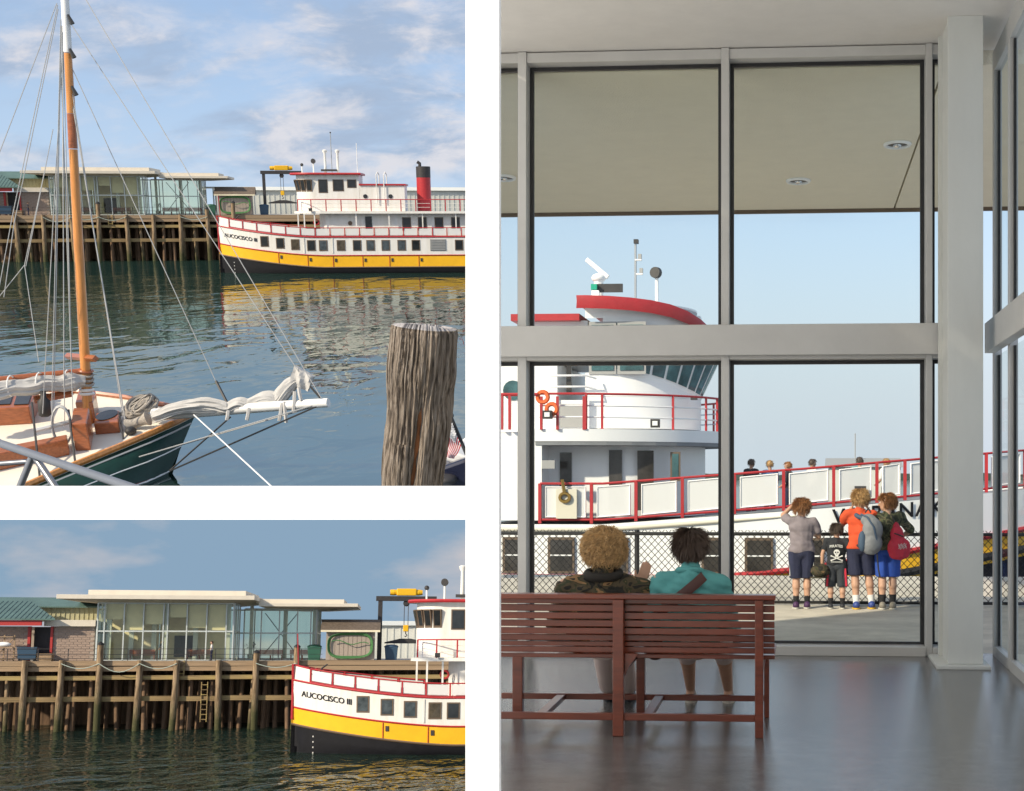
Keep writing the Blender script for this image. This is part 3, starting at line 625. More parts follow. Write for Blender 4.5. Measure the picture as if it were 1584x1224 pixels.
    # roof gear
    for s in (13.2, 14.7): MB().lathe([(.17, 11.98), (.14, 14.3), (.26, 14.5), (.30, 14.7), (.15, 14.8)], 12, T(s, -.5, 0)).build('vent', 'ship_white', K, True)
    MB().tube([(13.9, .2, 11.98), (13.9, .2, 16.8)], .06, 5).build('mast', 'metal_grey', K); MB().ell((13.9, .2, 16.85), .1).build('mast_light', 'steel_dark', K)
    MB().tube([(11.8, -.6, 11.98), (11.8, -.6, 13.2)], .08, 6).build('lamp_post', 'ship_white', K); MB().lathe([(.1, -.2), (.3, 0), (.28, .25)], 12, T(11.8, -.6, 13.4) @ RX(80)).build('searchlight', 'steel_dark', K)
    MB().tube([(10.3, .4, 11.98), (10.3, .4, 12.9)], .07, 6).build('lamp_post', 'ship_white', K); MB().ell((10.3, .4, 13), .2).build('deck_lamp', 'steel_dark', K)
    box('radar_bar', 'steel_dark', K, 12.7, 14.6, -.9, -.7, 12.2, 12.45)
    if L > 17: MB().tube([(17.0, -.4, 11.98), (17.0, -.4, 15.6)], .035, 4).build('antenna', 'ship_white', K)
    box('flood_lamp', 'steel_dark', K, 11.4, 11.8, -4.1, -3.9, 7.45, 7.8)
    # name on the bow
    me = text_mesh('AUCOCISCO III', .62, .0, lambda c: surf(.85+c.x, zsheer(.85+c.x)-1.15+c.y, .05), .98)
    letters(me, 'ship_black', K)
    for i in range(4): 
        p = surf(1.9, 1.3-.42*i, .03); box('draft_mark', 'ship_white', K, p.x-.04, p.x+.04, p.y-.02, p.y+.02, p.z-.06, p.z+.05)
    return K

def harbour(Mx, fn, O, yaw, x0, x1, posts, talls, F0, fyaw, L, which, sea):
    Mp = Mx @ T(*O) @ RZ(yaw)
    pier(Mp, x0, x1, posts, talls, which); terminal(Mp, which); brick_hall(Mp, which); clutter(Mp, which)
    gantry(Mp @ T(sea['crane'], 5, 0), which); shed(Mp @ T(sea['shed'], 3.2, 0) @ Matrix.Scale(1.25, 4), which); far_warehouse(Mp @ T(0, 30, 0), 18, x1+sea.get('wx', 6), which)
    waiting_bench(Mp @ T(14.2, 5.4, 0), 'red slatted bench outside the rear glass wall, left one, '+which); waiting_bench(Mp @ T(17.0, 5.4, 0), 'red slatted bench outside the rear glass wall, right one, '+which)
    waiting_bench(Mp @ T(3.4, 4.2, .013), 'red slatted bench inside the front glass, left one, '+which); waiting_bench(Mp @ T(8.2, 4.2, .013), 'red slatted bench inside the front glass, right one, '+which)
    planter(Mp @ T(12.2, 8.5, .013), 'leafy potted plant inside the terminal '+which)
    for i, (dx, m, nm) in enumerate(((3.3, 'bin_blue', 'blue'), (-2.9, 'bin_green', 'green'))):
        t = thing('storage_bin', Mp @ T(sea['shed']+dx*1.1, 4.5, 0), nm+' lidded storage bin beside the hose shed '+which, 'bin')
        MB().hexa([(-.5, -.4, 0), (.5, -.4, 0), (.5, .4, 0), (-.5, .4, 0)], [(-.6, -.5, 1.2), (.6, -.5, 1.2), (.6, .5, 1.2), (-.6, .5, 1.2)]).build('body', m, t, bev=.03); MB().ell((0, 0, 1.2), (.66, .55, .22)).build('lid', m, t, True)
    ferry(Mx @ T(*F0) @ RZ(fyaw) @ Matrix.Scale(sea['fs'], 4), L, which)
    return Mp
# upper view
O = tl(76, 333, 185); O.z = DECK_Z
fx = tl(341, 420, 155); fx.z = WATER_Z
MPT = harbour(TL, tl, O, 14, -14, 50, [-4.0+3.32*i for i in range(9)], {3: 1.4, 7: .7, 8: 1.5}, fx, 8, 33.0, 'in the upper picture', {'crane': 28.7, 'shed': 22.6, 'fs': .88})
O = bl(141, 1022, 122); O.z = DECK_Z
fx = bl(449, 1160, 98); fx.z = WATER_Z
MPB = harbour(BL, bl, O, 12, -14, 33, [-5.15, -2.25, .75, 4.0, 7.0, 10.4, 13.5, 16.9], {2: 1.3, 6: .6, 7: 1.1}, fx, 6, 16.4, 'in the lower picture', {'crane': 26.2, 'shed': 21.3, 'wx': 2, 'fs': .86})

# evening sky behind the lower view: a tall curved backdrop beyond the warehouse
m = bpy.data.materials.new('sky_low'); m.use_nodes = True; t = m.node_tree; t.nodes.clear()
o_ = t.nodes.new('ShaderNodeOutputMaterial'); em = t.nodes.new('ShaderNodeEmission'); tcn = t.nodes.new('ShaderNodeTexCoord')
mp = t.nodes.new('ShaderNodeMapping'); mp.inputs['Scale'].default_value = (.02, .02, .06); t.links.new(tcn.outputs['Object'], mp.inputs[0])
n = t.nodes.new('ShaderNodeTexNoise'); n.inputs['Scale'].default_value = 2.2; n.inputs['Detail'].default_value = 7; t.links.new(mp.outputs[0], n.inputs['Vector'])
r = t.nodes.new('ShaderNodeValToRGB'); e = r.color_ramp.elements; e[0].position = .50; e[0].color = (.235, .35, .475, 1); e[1].position = .72; e[1].color = (.52, .50, .52, 1)
t.links.new(n.outputs[0], r.inputs[0]); t.links.new(r.outputs[0], em.inputs[0]); em.inputs[1].default_value = .70; t.links.new(em.outputs[0], o_.inputs[0]); MATS['sky_low'] = m
rows = []
for v in (1085, 1000, 930, 860, 781): rows.append([bl(u, v, 185+12*math.cos((u-170)/700)) for u in range(-500, 748, 62)]+[bl(746, v, 185)])
o = MB().grid(rows).build('sky', 'sky_low', None, M=BL); struct(o)
# ------------------------------------------------------------------ upper view, near: sailboat, piling, gangway rail, small boat with flag
mat('teak', (.33, .10, .035), .3, var=.3, vs_=3, stretch=(1, 8, 8), coat=.3); mat('mast_wood', (.58, .24, .06), .35, var=.25, vs_=2.5, stretch=(6, 6, .5), coat=.3)
mat('deck_cream', (.74, .70, .60), .6, var=.05, vs_=1); mat('hull_green', (.003, .032, .023), .5, var=.2, spec=.3); mat('sail', (.46, .45, .43), .9, var=.10, vs_=3, bump=.8, bs=5)
mat('boot_red', (.20, .035, .02), .5); mat('line_grey', (.40, .40, .39), .7); mat('line_dark', (.03, .03, .03), .6); mat('rope_grey', (.34, .31, .27), .95, var=.3, vs_=20)
mat('spar_white', (.78, .77, .74), .5); mat('brass', (.35, .22, .06), .35, .8); mat('alu_pipe', (.26, .27, .29), .35, .6, var=.06)
heel = 12; DN = Vector((0, -math.sin(R(heel)), math.cos(R(heel)))); DP = tl(200, 655, 38.2)
def dk(u, v): return plane_hit(TLR, u, v, DP, DN)
def wt(u, v): return plane_hit(TLR, u, v, (0, 0, WATER_Z), Vector((0, 0, 1)))
base = wt(200, 740); SB = TL @ T(*base); INV = T(*base).inverted()
S = thing('sailboat', SB, 'wooden sailboat with dark green hull, cream deck and orange wooden mast', 'sailboat')
def sb(mb, nm, m, par=None, smooth=False, bev=0): return mb.build(nm, m, par or S, smooth, INV, bev)
far = [(-160, 616), (-60, 609), (0, 606), (60, 605), (130, 609), (200, 618), (265, 631), (296, 639)]
near = [(301, 642), (275, 655), (235, 673), (190, 692), (110, 725), (40, 755), (-60, 800), (-160, 850)]
fp = [dk(*p) for p in far]; npp = [dk(*p) for p in near]
sb(MB().extrude(fp+npp, -DN*.08), 'deck', 'deck_cream')
sb(MB().tube([p+DN*.06 for p in fp], .07, 6), 'rail', 'teak', None, True); sb(MB().tube([p+DN*.06 for p in npp], .085, 6), 'rail', 'mast_wood', None, True)
wl = [(260, 735), (248, 741), (228, 750), (195, 760), (120, 790), (40, 815), (-60, 850), (-160, 900)]
wp = [wt(*p) for p in wl]
# hull plating: gunwale, a flared middle, waterline
rows = []
for k in range(7):
    t_ = k/6; bul = math.sin(t_*math.pi)*.22
    rows.append([(a.lerp(b, t_)+Vector((.12*(1 if i < 3 else 0)*bul, -bul*(0 if i == 0 else 1), 0)))-Vector((0, 0, .05 if k == 0 else 0)) for i, (a, b) in enumerate(zip(npp, wp))])
rows.append([p+Vector((-.1, .3, -.5)) for p in rows[-1]])
sb(MB().grid(rows[:7]), 'hull', 'hull_green', None, True); sb(MB().grid([[p+Vector((0, -.01, .12)) for p in rows[6]], rows[7]]), 'boot_top', 'boot_red', None, True)
fb = [Vector((p.x+(wp[0].x-fp[-1].x)*i/7, p.y-.4+(wp[0].y-fp[-1].y+.4)*i/7, WATER_Z-.3)) for i, p in enumerate(fp)]; sb(MB().grid([fp, fb]), 'hull', 'hull_green', None, True)
for t_, m_, rr in ((.14, 'line_grey', .03), (.52, 'spar_white', .02), (.93, 'spar_white', .03)):
    k = t_*6; i0 = int(k); f_ = k-i0; sb(MB().tube([a.lerp(b, f_)+Vector((0, -.04, 0)) for a, b in zip(rows[i0], rows[i0+1])], rr, 4), 'strake', m_)
# mast
mb_, mt_ = dk(137, 655), tl(97, -60, 38.0)
def mastpt(v):
    t_ = (655-v)/715; return mb_.lerp(mt_, t_)
sb(MB().tube([mb_, mastpt(400), mastpt(220)], [.135, .125, .11], 14), 'mast', 'mast_wood', None, True)
sb(MB().tube([mastpt(219), mastpt(166)], [.115, .11], 14), 'mast_sleeve', 'teak', None, True)
sb(MB().tube([mastpt(165.5), mastpt(75)], [.107, .097], 14), 'mast', 'mast_wood', None, True); sb(MB().tube([mastpt(74), mastpt(-60)], [.105, .095], 14), 'masthead', 'spar_white', None, True)
for v in (72, 22, 128): sb(MB().tube([mastpt(v)+Vector((.10, -.1, .05)), mastpt(v)+Vector((.2, -.1, -.18))], [.03, .06], 6), 'block', 'line_dark')
for v in (570, 577, 584, 591): sb(MB().tube([mastpt(v)+Vector((.175*math.cos(a), .175*math.sin(a), .02*math.sin(2*a))) for a in [6.283*i/14 for i in range(14)]], .04, 5, True), 'mast_hoop', 'rope_grey' if v != 570 else 'teak', None, True)
for v in (600, 606): sb(MB().tube([mastpt(v)+Vector((.16*math.cos(a), .16*math.sin(a), 0)) for a in [6.283*i/14 for i in range(14)]], .04, 5, True), 'mast_collar', 'spar_white', None, True)
# boom with furled sail
def folds(P, rs, n, m, seed):
    """gathered cloth: a tube whose skin is creased along its length"""
    P = [Vector(p) for p in P]; N_ = len(P)-1; pp = []; rr_ = []
    for i in range(m+1):
        x = N_*i/m; k = min(int(x), N_-1); t_ = x-k; p0, p1, p2, p3 = P[max(k-1, 0)], P[k], P[k+1], P[min(k+2, N_)]
        pp.append(.5*((2*p1)+(p2-p0)*t_+(2*p0-5*p1+4*p2-p3)*t_*t_+(3*p1-p0-3*p2+p3)*t_**3)); rr_.append(rs[k]*(1-t_)+rs[k+1]*t_)
    mb = MB().tube(pp, rr_, n)
    for i in range(m+1):
        for k in range(n):
            a = 2*math.pi*k/n; v_ = mb.v[i*n+k]; d = v_-pp[i]; L = d.length
            if L < 1e-5: continue
            f_ = noise.noise(Vector((math.cos(a)*2.3+seed, math.sin(a)*2.3, i*.03)))*.20+noise.noise(Vector((math.cos(a)*4.5, math.sin(a)*4.5+seed, i*.05)))*.2-.30*abs(noise.noise(Vector((math.cos(a)*6+seed, math.sin(a)*6, i*.045))))+noise.noise(Vector((seed, i*.2, a*.5)))*.05
            mb.v[i*n+k] = pp[i]+d*(1+f_)
    return mb
bpts = [mastpt(570).lerp(tl(-80, 596, 36.6), i/10) for i in range(11)]
sb(MB().tube(bpts, .10, 10), 'boom', 'teak', None, True)
sp = []; sr = []
for i in range(25):
    t_ = i/24; p = mastpt(584).lerp(tl(-80, 612, 36.4), t_); sp.append(p+Vector((0, -.10, .02*math.sin(i*1.1)))); sr.append((.21+.02*math.sin(i*.9))*(.7 if i < 2 else 1))
sb(folds(sp, [q*1.12 for q in sr], 40, 90, 1), 'furled_mainsail', 'sail', None, True)
for i in (3, 8, 13, 18): sb(MB().tube([sp[i]+Vector((0, .23*math.cos(a), .27*math.sin(a)+.06)) for a in [6.283*k/12 for k in range(12)]], .022, 5, True), 'sail_tie', 'spar_white')
# crosstrees, deck boxes, hatch, skylight
sb(MB().tube([tl(104, 551, 39.2), tl(148, 555, 37.6)], .09, 4), 'pin_rail', 'teak'); 
def dbox(nm, m, quad, h, par=None, bev=.03):
    a = [dk(*p) for p in quad]; return sb(MB().hexa(a, [p+DN*h for p in a]), nm, m, par, False, bev)
dbox('deck_box', 'teak', [(117, 698), (141, 697), (145, 672), (121, 672)], .75); dbox('deck_box', 'teak', [(122, 655), (149, 655), (153, 635), (127, 635)], .6)
h_ = dbox('hatch', 'teak', [(148, 673), (186, 670), (187, 652), (152, 656)], .32)
hc = dk(168, 660)+DN*.34; sb(MB().add([hc+Vector((.26*math.cos(a), 0, 0))+(Vector((0, math.cos(R(heel)), math.sin(R(heel)))))*.40*math.sin(a) for a in [6.283*i/20 for i in range(20)]], [tuple(range(20))]), 'hatch_light', 'dark_win', h_)
sk = dbox('skylight', 'teak', [(-50, 662), (50, 656), (64, 628), (-36, 628)], .5)
for i in range(2):
    a0 = -1+i*28; q = [dk(a0, 654), dk(a0+22, 653), dk(a0+28, 634), dk(a0+6, 634)]; sb(MB().hexa([p+DN*.505 for p in q], [p+DN*.53 for p in q]), 'skylight_pane', 'dark_win', sk)
for i in range(3):
    a0 = 8+i*20; q = [dk(a0, 627), dk(a0+14, 627), dk(a0+16, 623), dk(a0+2, 623)]; sb(MB().hexa([p+DN*.3 for p in q], [p+DN*.5 for p in q]), 'skylight_pane', 'dark_win', sk)
dbox('cabin_side', 'teak', [(-60, 742), (108, 704), (108, 697), (-60, 730)], .45); dbox('cabin_side', 'teak', [(-60, 716), (60, 700), (60, 696), (-60, 711)], .12)
for i in range(6): dbox('rail_block', 'teak', [(2+i*20, 612), (8+i*20, 612), (8+i*20, 609.5), (2+i*20, 609.5)], .12)
pr = [dk(62, 668)+DN*.9, dk(120, 657)+DN*.9]; sb(MB().tube(pr, .10, 4), 'pin_rail', 'teak')
ln = sb(MB().lathe([(.10, 0), (.16, .05), (.16, .42), (.08, .5), (.07, .68)], 10, T(*(dk(75, 672)+DN*.5))), 'lantern', 'line_dark', None, True)
sb(MB().tube([dk(60, 700)+DN*.6, dk(118, 685)+DN*.6], .06, 6), 'spreader', 'spar_white')
for k in range(7): sb(MB().tube([dk(99, 692)+DN*(.05)+Vector((.25*math.cos(a)+.02*k, -.05*k, .55+.5*math.sin(a))) for a in [6.283*i/16 for i in range(16)]], .025, 4, True), 'rope_coil', 'line_grey', None, True)
# windlass and coiled warp on the foredeck
w0 = dk(215, 664); sb(MB().lathe([(.2, -.3), (.13, -.15), (.13, .15), (.2, .3)], 12, T(*(w0+DN*.2)) @ RY(70)), 'windlass', 'rope_grey', None, True); sb(MB().ell(dk(203, 672)+DN*.1, (.14, .2, .12)), 'windlass_gear', 'line_dark', None, True)
for k in range(16):
    c = dk(218+random.uniform(-7, 8), 645+random.uniform(-3, 5))+DN*random.uniform(.15, .5); rx = random.uniform(.25, .42); ph = random.uniform(0, 3)
    sb(MB().tube([c+Vector((rx*math.cos(a), .3*math.sin(a)*math.cos(ph), .22*math.sin(a+ph))) for a in [6.283*i/14 for i in range(14)]], .035, 4, True), 'rope_coil', 'rope_grey', None, True)
# bowsprit and furled jib
b0, b1 = dk(240, 655)+DN*.25, tl(508, 623, 37.0)
sb(MB().tube([b0, b1], [.17, .12], 12), 'bowsprit', 'spar_white', None, True)
jp = []; jr = []; RJ = [(238, 645), (250, 641), (262, 636), (275, 632), (290, 629), (305, 627.5), (320, 626.5), (335, 628), (345, 631), (353, 632), (357, 631), (364, 627), (372, 625), (380, 627), (384, 628), (392, 624), (400, 621), (410, 618), (420, 617), (428, 620), (433, 616), (440, 606), (448, 597), (456, 590), (463, 588)]
RR = [.12, .16, .2, .22, .25, .26, .26, .25, .24, .19, .15, .20, .25, .22, .16, .2, .26, .28, .25, .2, .24, .27, .24, .16, .08]
for (u, v), r_ in zip(RJ, RR): jp.append(tl(u, v, 37.6)); jr.append((.5*r_+.11)*.78)
jm = folds(jp, [q*1.12 for q in jr], 40, 120, 5)
sb(jm, 'furled_jib', 'sail', None, True)
q = [tl(447, 594, 37.5), tl(455, 566, 37.5), tl(485, 583, 37.4), tl(476, 606, 37.4)]
qs = []
def bil(a, b, c, d, s_, t_): return a.lerp(b, t_).lerp(d.lerp(c, t_), s_)
rws = [[bil(*q, i/8, j/8)+Vector((0, -.07*math.sin(math.pi*i/8)*math.sin(math.pi*j/8)-.05*math.sin(i*1.6+j*.5), .02*math.sin(j*2))) for i in range(9)] for j in range(9)]
rwb = [[p+Vector((0, .18, 0)) for p in r_] for r_ in rws]
mm_ = MB().grid(rws).grid(rwb)
for e_ in ([r_[0] for r_ in rws], [r_[-1] for r_ in rws], rws[0], rws[-1]): mm_.grid([e_, [p+Vector((0, .18, 0)) for p in e_]])
sb(mm_, 'sail_corner', 'sail', None, True)
for (u, v, du, dv) in ((436, 624, -4, 27), (440, 622, 3, 32), (456, 606, -2, 32), (462, 600, 4, 20), (385, 632, -3, 18), (353, 636, -2, 14)):
    sb(MB().tube([tl(u, v, 37.2), tl(u+du*.4, v+dv*.5, 37.1), tl(u+du, v+dv, 37.1)], .05, 5), 'sail_tie', 'sail', None, True)
# rigging: wires and ropes
def wire(a, b, r_=.012, m_='line_grey', nm='stay'): sb(MB().tube([a, b], r_, 5), nm, m_)
A = lambda u, v, y=38.0: tl(u, v, y)
wire(mastpt(-40)+Vector((.2, 0, 0)), A(497, 616, 37)); wire(mastpt(20), A(462, 575, 37.4)); wire(mastpt(85), A(334, 590)); wire(A(334, 590), A(352, 625, 37.6), .04, 'line_dark', 'turnbuckle')
wire(mastpt(100), A(190, 645, 37.5)); wire(mastpt(125), A(193, 648, 37.4), .02)
for u0, v0, u1, v1 in ((88, 5, -60, 390), (89, 8, 20, 330), (90, 14, 22, 345), (94, 30, 80, 640), (95, 40, 82, 690), (96, 40, 100, 660), (97, 50, 99, 600), (98, 80, 113, 650), (96, 90, 66, 640), (95, 120, 112, 615)):
    wire(A(u0, v0, 37.4), A(u1, v1, 37.0), .012)
for u0, v0, u1, v1 in ((20, 330, -6, 470), (22, 345, 6, 460), (38, 410, -10, 470), (38, 410, 60, 560), (70, 260, 38, 410), (82, 200, 40, 412)): wire(A(u0, v0, 37.2), A(u1, v1, 37.0), .011)
wire(dk(62, 745), dk(62, 690)+DN*1.2, .03, 'line_dark', 'deadeye_lanyard'); wire(dk(117, 722), dk(116, 690)+DN*1.0, .03, 'line_dark', 'deadeye_lanyard'); wire(dk(191, 680), dk(188, 660)+DN*.4, .025, 'line_dark', 'deadeye_lanyard')
wire(A(497, 626, 37), rows[3][0], .017); wire(A(485, 627, 37), A(215, 707, 36), .017); wire(A(492, 628, 37), A(262, 729, 36.5), .024, 'line_dark'); wire(A(357, 645, 37.4), A(262, 729, 36.5), .024, 'line_dark'); wire(A(495, 615, 37), A(480, 598, 37.3), .03, 'line_dark')
wire(A(300, 642, 37), A(430, 762, 30), .018, 'spar_white', 'mooring_line')
# weathered mooring post
ramp_mat('old_post', [(0.25, (.03, .022, .017)), (.40, (.12, .095, .072)), (.55, (.25, .205, .165)), (.75, (.36, .32, .275))], 22, .95, (3.2, 3.2, .28), 9, .35, 1.0, 60)
mat('rot_wood', (.26, .10, .035), .95, var=.5, vs_=9, stretch=(2, 2, .4), bump=.6, bs=30); mat('post_top', (.33, .32, .33), .95, var=.35, vs_=14, bump=.5, bs=60)
YP = 8.6; pc = tl(657, 506, YP); pb = tl(638, 777, YP); ax = pc-pb; Hh = ax.length; rr0 = 52*YP/F
PM = T(*pb) @ Vector((0, 0, 1)).rotation_difference(ax.normalized()).to_matrix().to_4x4()
Pp = thing('mooring_post', TL @ PM, 'thick weathered cracked timber mooring post standing at the right', 'post')
N, K_ = 400, 100; rows = []
crk = [(random.uniform(0, 6.283), random.uniform(.006, .02), random.uniform(.3, 1)) for _ in range(70)]
for j in range(K_+1):
    z = Hh*j/K_; row = []; f_ = j/K_
    for i in range(N+1):
        a = 2*math.pi*(i % N)/N; x, y = math.cos(a), math.sin(a)
        r_ = rr0*(.90+.10*f_)+.05*rr0*noise.noise(Vector((x*1.3, y*1.3, z*3)))*2
        d = noise.noise(Vector((x*9, y*9, z*1.1)))*.006+noise.noise(Vector((x*22, y*22, z*2.4)))*.006+noise.noise(Vector((x*30, y*30, z*30)))*.0015+noise.noise(Vector((x*55, y*55, z*3)))*.004
        wob = .09*noise.noise(Vector((3, 7, z*3.2)))+.05*noise.noise(Vector((x*2, y*2, z*5)))
        for ca, cw, cd in crk:
            t_ = (a+wob-ca+math.pi) % (2*math.pi)-math.pi
            if abs(t_) < cw*2.2: d -= .018*cd*math.exp(-(t_/cw)**2)*min(1, max(0, .35+noise.noise(Vector((ca*5, 0, z*4)))*1.5+f_))
        # bulge (knot) and rotten pocket on the face towards the viewer's right
        d += .022*math.exp(-((a-(-.25 % 6.283)+math.pi) % 6.283-math.pi)**2/.10)*math.exp(-((f_-.74)/.07)**2)
        t_ = (a-4.95+.35*(.5-f_)+math.pi) % (2*math.pi)-math.pi
        if f_ < .66: d -= .035*math.exp(-(t_/.17)**2)*min(1, (.66-f_)*6)
        if f_ < .36: d += .018*math.exp(-((t_+.5)/.3)**2)
        if f_ > .985: d -= .006
        row.append(Vector(((r_+d)*x, (r_+d)*y, z)))
    rows.append(row)
MB().grid(rows).build('trunk', 'old_post', Pp, True)
top = [p*1.0 for p in rows[-1][:-1]]; tm = MB()
rg = [[Vector((p.x*k/8, p.y*k/8, Hh+.010*(1-k/8)-.16*p.y*k/8+.004*noise.noise(Vector((p.x*60*k/8, p.y*60*k/8, 1))))) for p in rows[-1]] for k in range(1, 9)]
rg[-1] = [Vector((p.x, p.y, Hh-.10*p.y*0)) for p in rows[-1]]
tm.grid(rg).add(rg[0][:-1], [tuple(range(N))]).build('sawn_top', 'post_top', Pp, True)
cr = MB(); rws = []
for j in range(3, 58):
    f_ = j/K_; z = Hh*f_; row = []
    for k in range(7):
        a = 4.95-.35*(.5-f_)+(k-3)*.035*(1+.5*math.sin(j*.4)); r_ = rr0*(.90+.10*f_)-.022+.05*rr0*noise.noise(Vector((math.cos(a)*1.3, math.sin(a)*1.3, z*3)))*2-.004*abs(k-3)
        row.append(Vector((r_*math.cos(a), r_*math.sin(a), z)))
    rws.append(row)
cr.grid(rws).build('rotten_core', 'rot_wood', Pp, True)
# gangway handrail, lower left corner
G = thing('gangway_rail', TL @ T(*tl(60, 740, 9)), 'grey metal pipe handrail with slanted braces in front of sailboat', 'railing'); gi = T(*tl(60, 740, 9)).inverted()
MB().tube([tl(-60, 655, 9.6), tl(0, 686, 9.2), tl(208, 756, 7.9), tl(260, 775, 7.6)], .026, 12).build('handrail', 'alu_pipe', G, True, gi)
MB().tube([tl(50, 706, 8.9), tl(22, 775, 8.9)], .022, 10).build('brace', 'alu_pipe', G, True, gi); MB().tube([tl(54, 707, 8.9), tl(100, 775, 8.7)], .022, 10).build('brace', 'alu_pipe', G, True, gi)
MB().tube([tl(-60, 722, 9.3), tl(46, 714, 9.2)], .017, 10).build('mid_bar', 'alu_pipe', G, True, gi)
# small dark motorboat with flag, at right behind the post
yb = 30; mo = tl(705, 745, yb); MI = T(*mo).inverted()
D = thing('motorboat', TL @ T(*mo), 'dark blue and white boat stern behind the mooring post', 'boat')
mat('hull_navy', (.012, .014, .035), .25, coat=.5)
MB().extrude([tl(675, 725, yb), tl(746, 700, yb), tl(746, 776, yb), tl(662, 776, yb)], (0, 3, 0)).build('hull', 'hull_navy', D, False, MI, .08)
MB().extrude([tl(682, 710, yb+.3), tl(700, 698, yb+.3), tl(746, 716, yb+.3), tl(746, 735, yb+.3)], (0, 2.0, 0)).build('cockpit', 'spar_white', D, False, MI, .05)
MB().ell(tl(690, 742, yb-.1), (.25, .3, .12)).build('outboard_cover', 'steel_dark', D, True, MI)
fl = thing('flag', TL @ T(*mo), 'small American flag on a dark slanted staff beside the post', 'flag')
MB().tube([tl(697, 644, yb-.4), tl(722, 704, yb-.4)], .04, 8).build('staff', 'line_dark', fl, True, MI); MB().ell(tl(697, 643, yb-.4), .07).build('finial', 'steel_dark', fl, True, MI)
mat('flag_red', (.50, .02, .035), .8); mat('flag_white', (.74, .73, .72), .8); mat('flag_blue', (.02, .03, .13), .8)
c4 = [tl(699, 652, yb-.42), tl(714, 689, yb-.42), tl(702, 711, yb-.42), tl(690, 706, yb-.5)]
def fpnt(s_, t_): p = bil(c4[0], c4[1], c4[2], c4[3], s_, t_); return p+Vector((0, -.08*math.sin(s_*7+t_*3), .02*math.sin(s_*9)))
for k in range(13):
    r0 = [fpnt(i/10, k/13) for i in range(11)]; r1 = [fpnt(i/10, (k+1)/13) for i in range(11)]
    if k < 7: r0 = r0[4:]; r1 = r1[4:]
    MB().grid([r0, r1]).build('stripe', 'flag_red' if k % 2 == 0 else 'flag_white', fl, True, MI)
cn_ = MB().grid([[fpnt(i/10, 7/13*j/6) for i in range(5)] for j in range(7)]).build('canton', 'flag_blue', fl, True, MI)
for j in range(5):
    for i in range(5):
        p = fpnt(.04+.078*i, .05+.1*j); MB().box(p.x-.02, p.x+.02, p.y-.03, p.y-.02, p.z-.02, p.z+.02).build('star', 'flag_white', cn_, False, MI)
# ------------------------------------------------------------------ added white post and rail standing for page gutters, waiting room behind
WD = 3.0
def wp2(u, v): return ((u-PU)/F*WD, EYE-(v-PV)/F*WD)
def wbox(nm, u0, u1, v0, v1, par, d=.10):
    x0, z1 = wp2(u0, v0); x1, z0 = wp2(u1, v1); return MB().box(x0, x1, WD, WD+d, z0, z1).build(nm, 'white_paint', par)
wroot = bpy.data.objects.new('added_wall_front', None); COL.objects.link(wroot); struct(wroot); wroot['label'] = 'added white wall standing in for the gutters between three openings'
wbox('page_gutter_post', 720, 772, -760, 1945, wroot, .03); wbox('page_gutter_rail', -700, 719.9, 752, 804, wroot, .03)
wbox('sun_block_panel', 772.1, 1634, -760, -32, wroot); wbox('sun_block_panel', 772.1, 1634, 1262, 1945, wroot); wbox('sun_block_panel', 1634.1, 2400, -760, 1945, wroot)  # unseen panels added to keep direct sun out of the waiting room

# ------------------------------------------------------------------ waiting room
mat('floor_conc', (.118, .119, .122), .15, var=.18, vs_=6, bump=.09, bs=140, spec=.8); mat('ceiling_paint', (.76, .73, .69), .85, var=.03)
mat('frame_alu', (.56, .555, .54), .45, .1, var=.05, vs_=2); mat('frame_dark', (.02, .02, .022), .4); mat('column_paint', (.66, .67, .64), .5, var=.05, vs_=2, stretch=(1, 1, .3))
mat('stucco', (.84, .78, .64), .95, var=.025, vs_=3, bump=.4, bs=60); mat('patio', (.60, .55, .46), .85, var=.2, vs_=1.5, bump=.35, bs=50)
mat('fence_black', (.012, .012, .013), .45); mat('wood_bench', (.155, .032, .014), .30, var=.3, vs_=4, stretch=(.6, 6, 6), coat=.15); mat('steel_lamp', (.7, .7, .7), .2, .9)
mat('room_wall', (.72, .70, .66), .8)
fg = bpy.data.materials.new('light_diffuser'); fg.use_nodes = True; t = fg.node_tree; t.nodes.clear()  # translucent material for the added, light-spreading left wall
o_ = t.nodes.new('ShaderNodeOutputMaterial'); a_ = t.nodes.new('ShaderNodeBsdfTranslucent'); a_.inputs[0].default_value = (.76, .77, .77, 1); b_ = t.nodes.new('ShaderNodeBsdfDiffuse'); b_.inputs[0].default_value = (.8, .8, .8, 1)
x_ = t.nodes.new('ShaderNodeMixShader'); x_.inputs[0].default_value = .25; t.links.new(a_.outputs[0], x_.inputs[1]); t.links.new(b_.outputs[0], x_.inputs[2]); t.links.new(x_.outputs[0], o_.inputs[0]); MATS['light_diffuser'] = fg
YW = 13.2; XR = 1.76; ZC = 5.58; KL = -.2256
def lx(u, Y): return lo(u, 735, Y).x
def lz(v, Y): return EYE+(PV-v)/F*Y
def room_prism(nm, m, y0, y1, z0, z1, xr=XR): return MB().prism([(KL*y0, y0), (xr, y0), (xr, y1), (KL*y1, y1)], z0, z1).build(nm, m, None, M=LO)
struct(room_prism('floor', 'floor_conc', 3.25, YW+.1, -.2, 0, XR+.02)); struct(room_prism('ceiling', 'ceiling_paint', 3.25, YW+.12, ZC, ZC+.3, XR+.3))
struct(MB().box(XR, XR+.25, 3.25, 10.72, -.2, ZC-.001).build('bounce_wall_right', 'ceiling_paint', None, M=LO))  # unseen solid white stretch, shaped to bounce light into the room
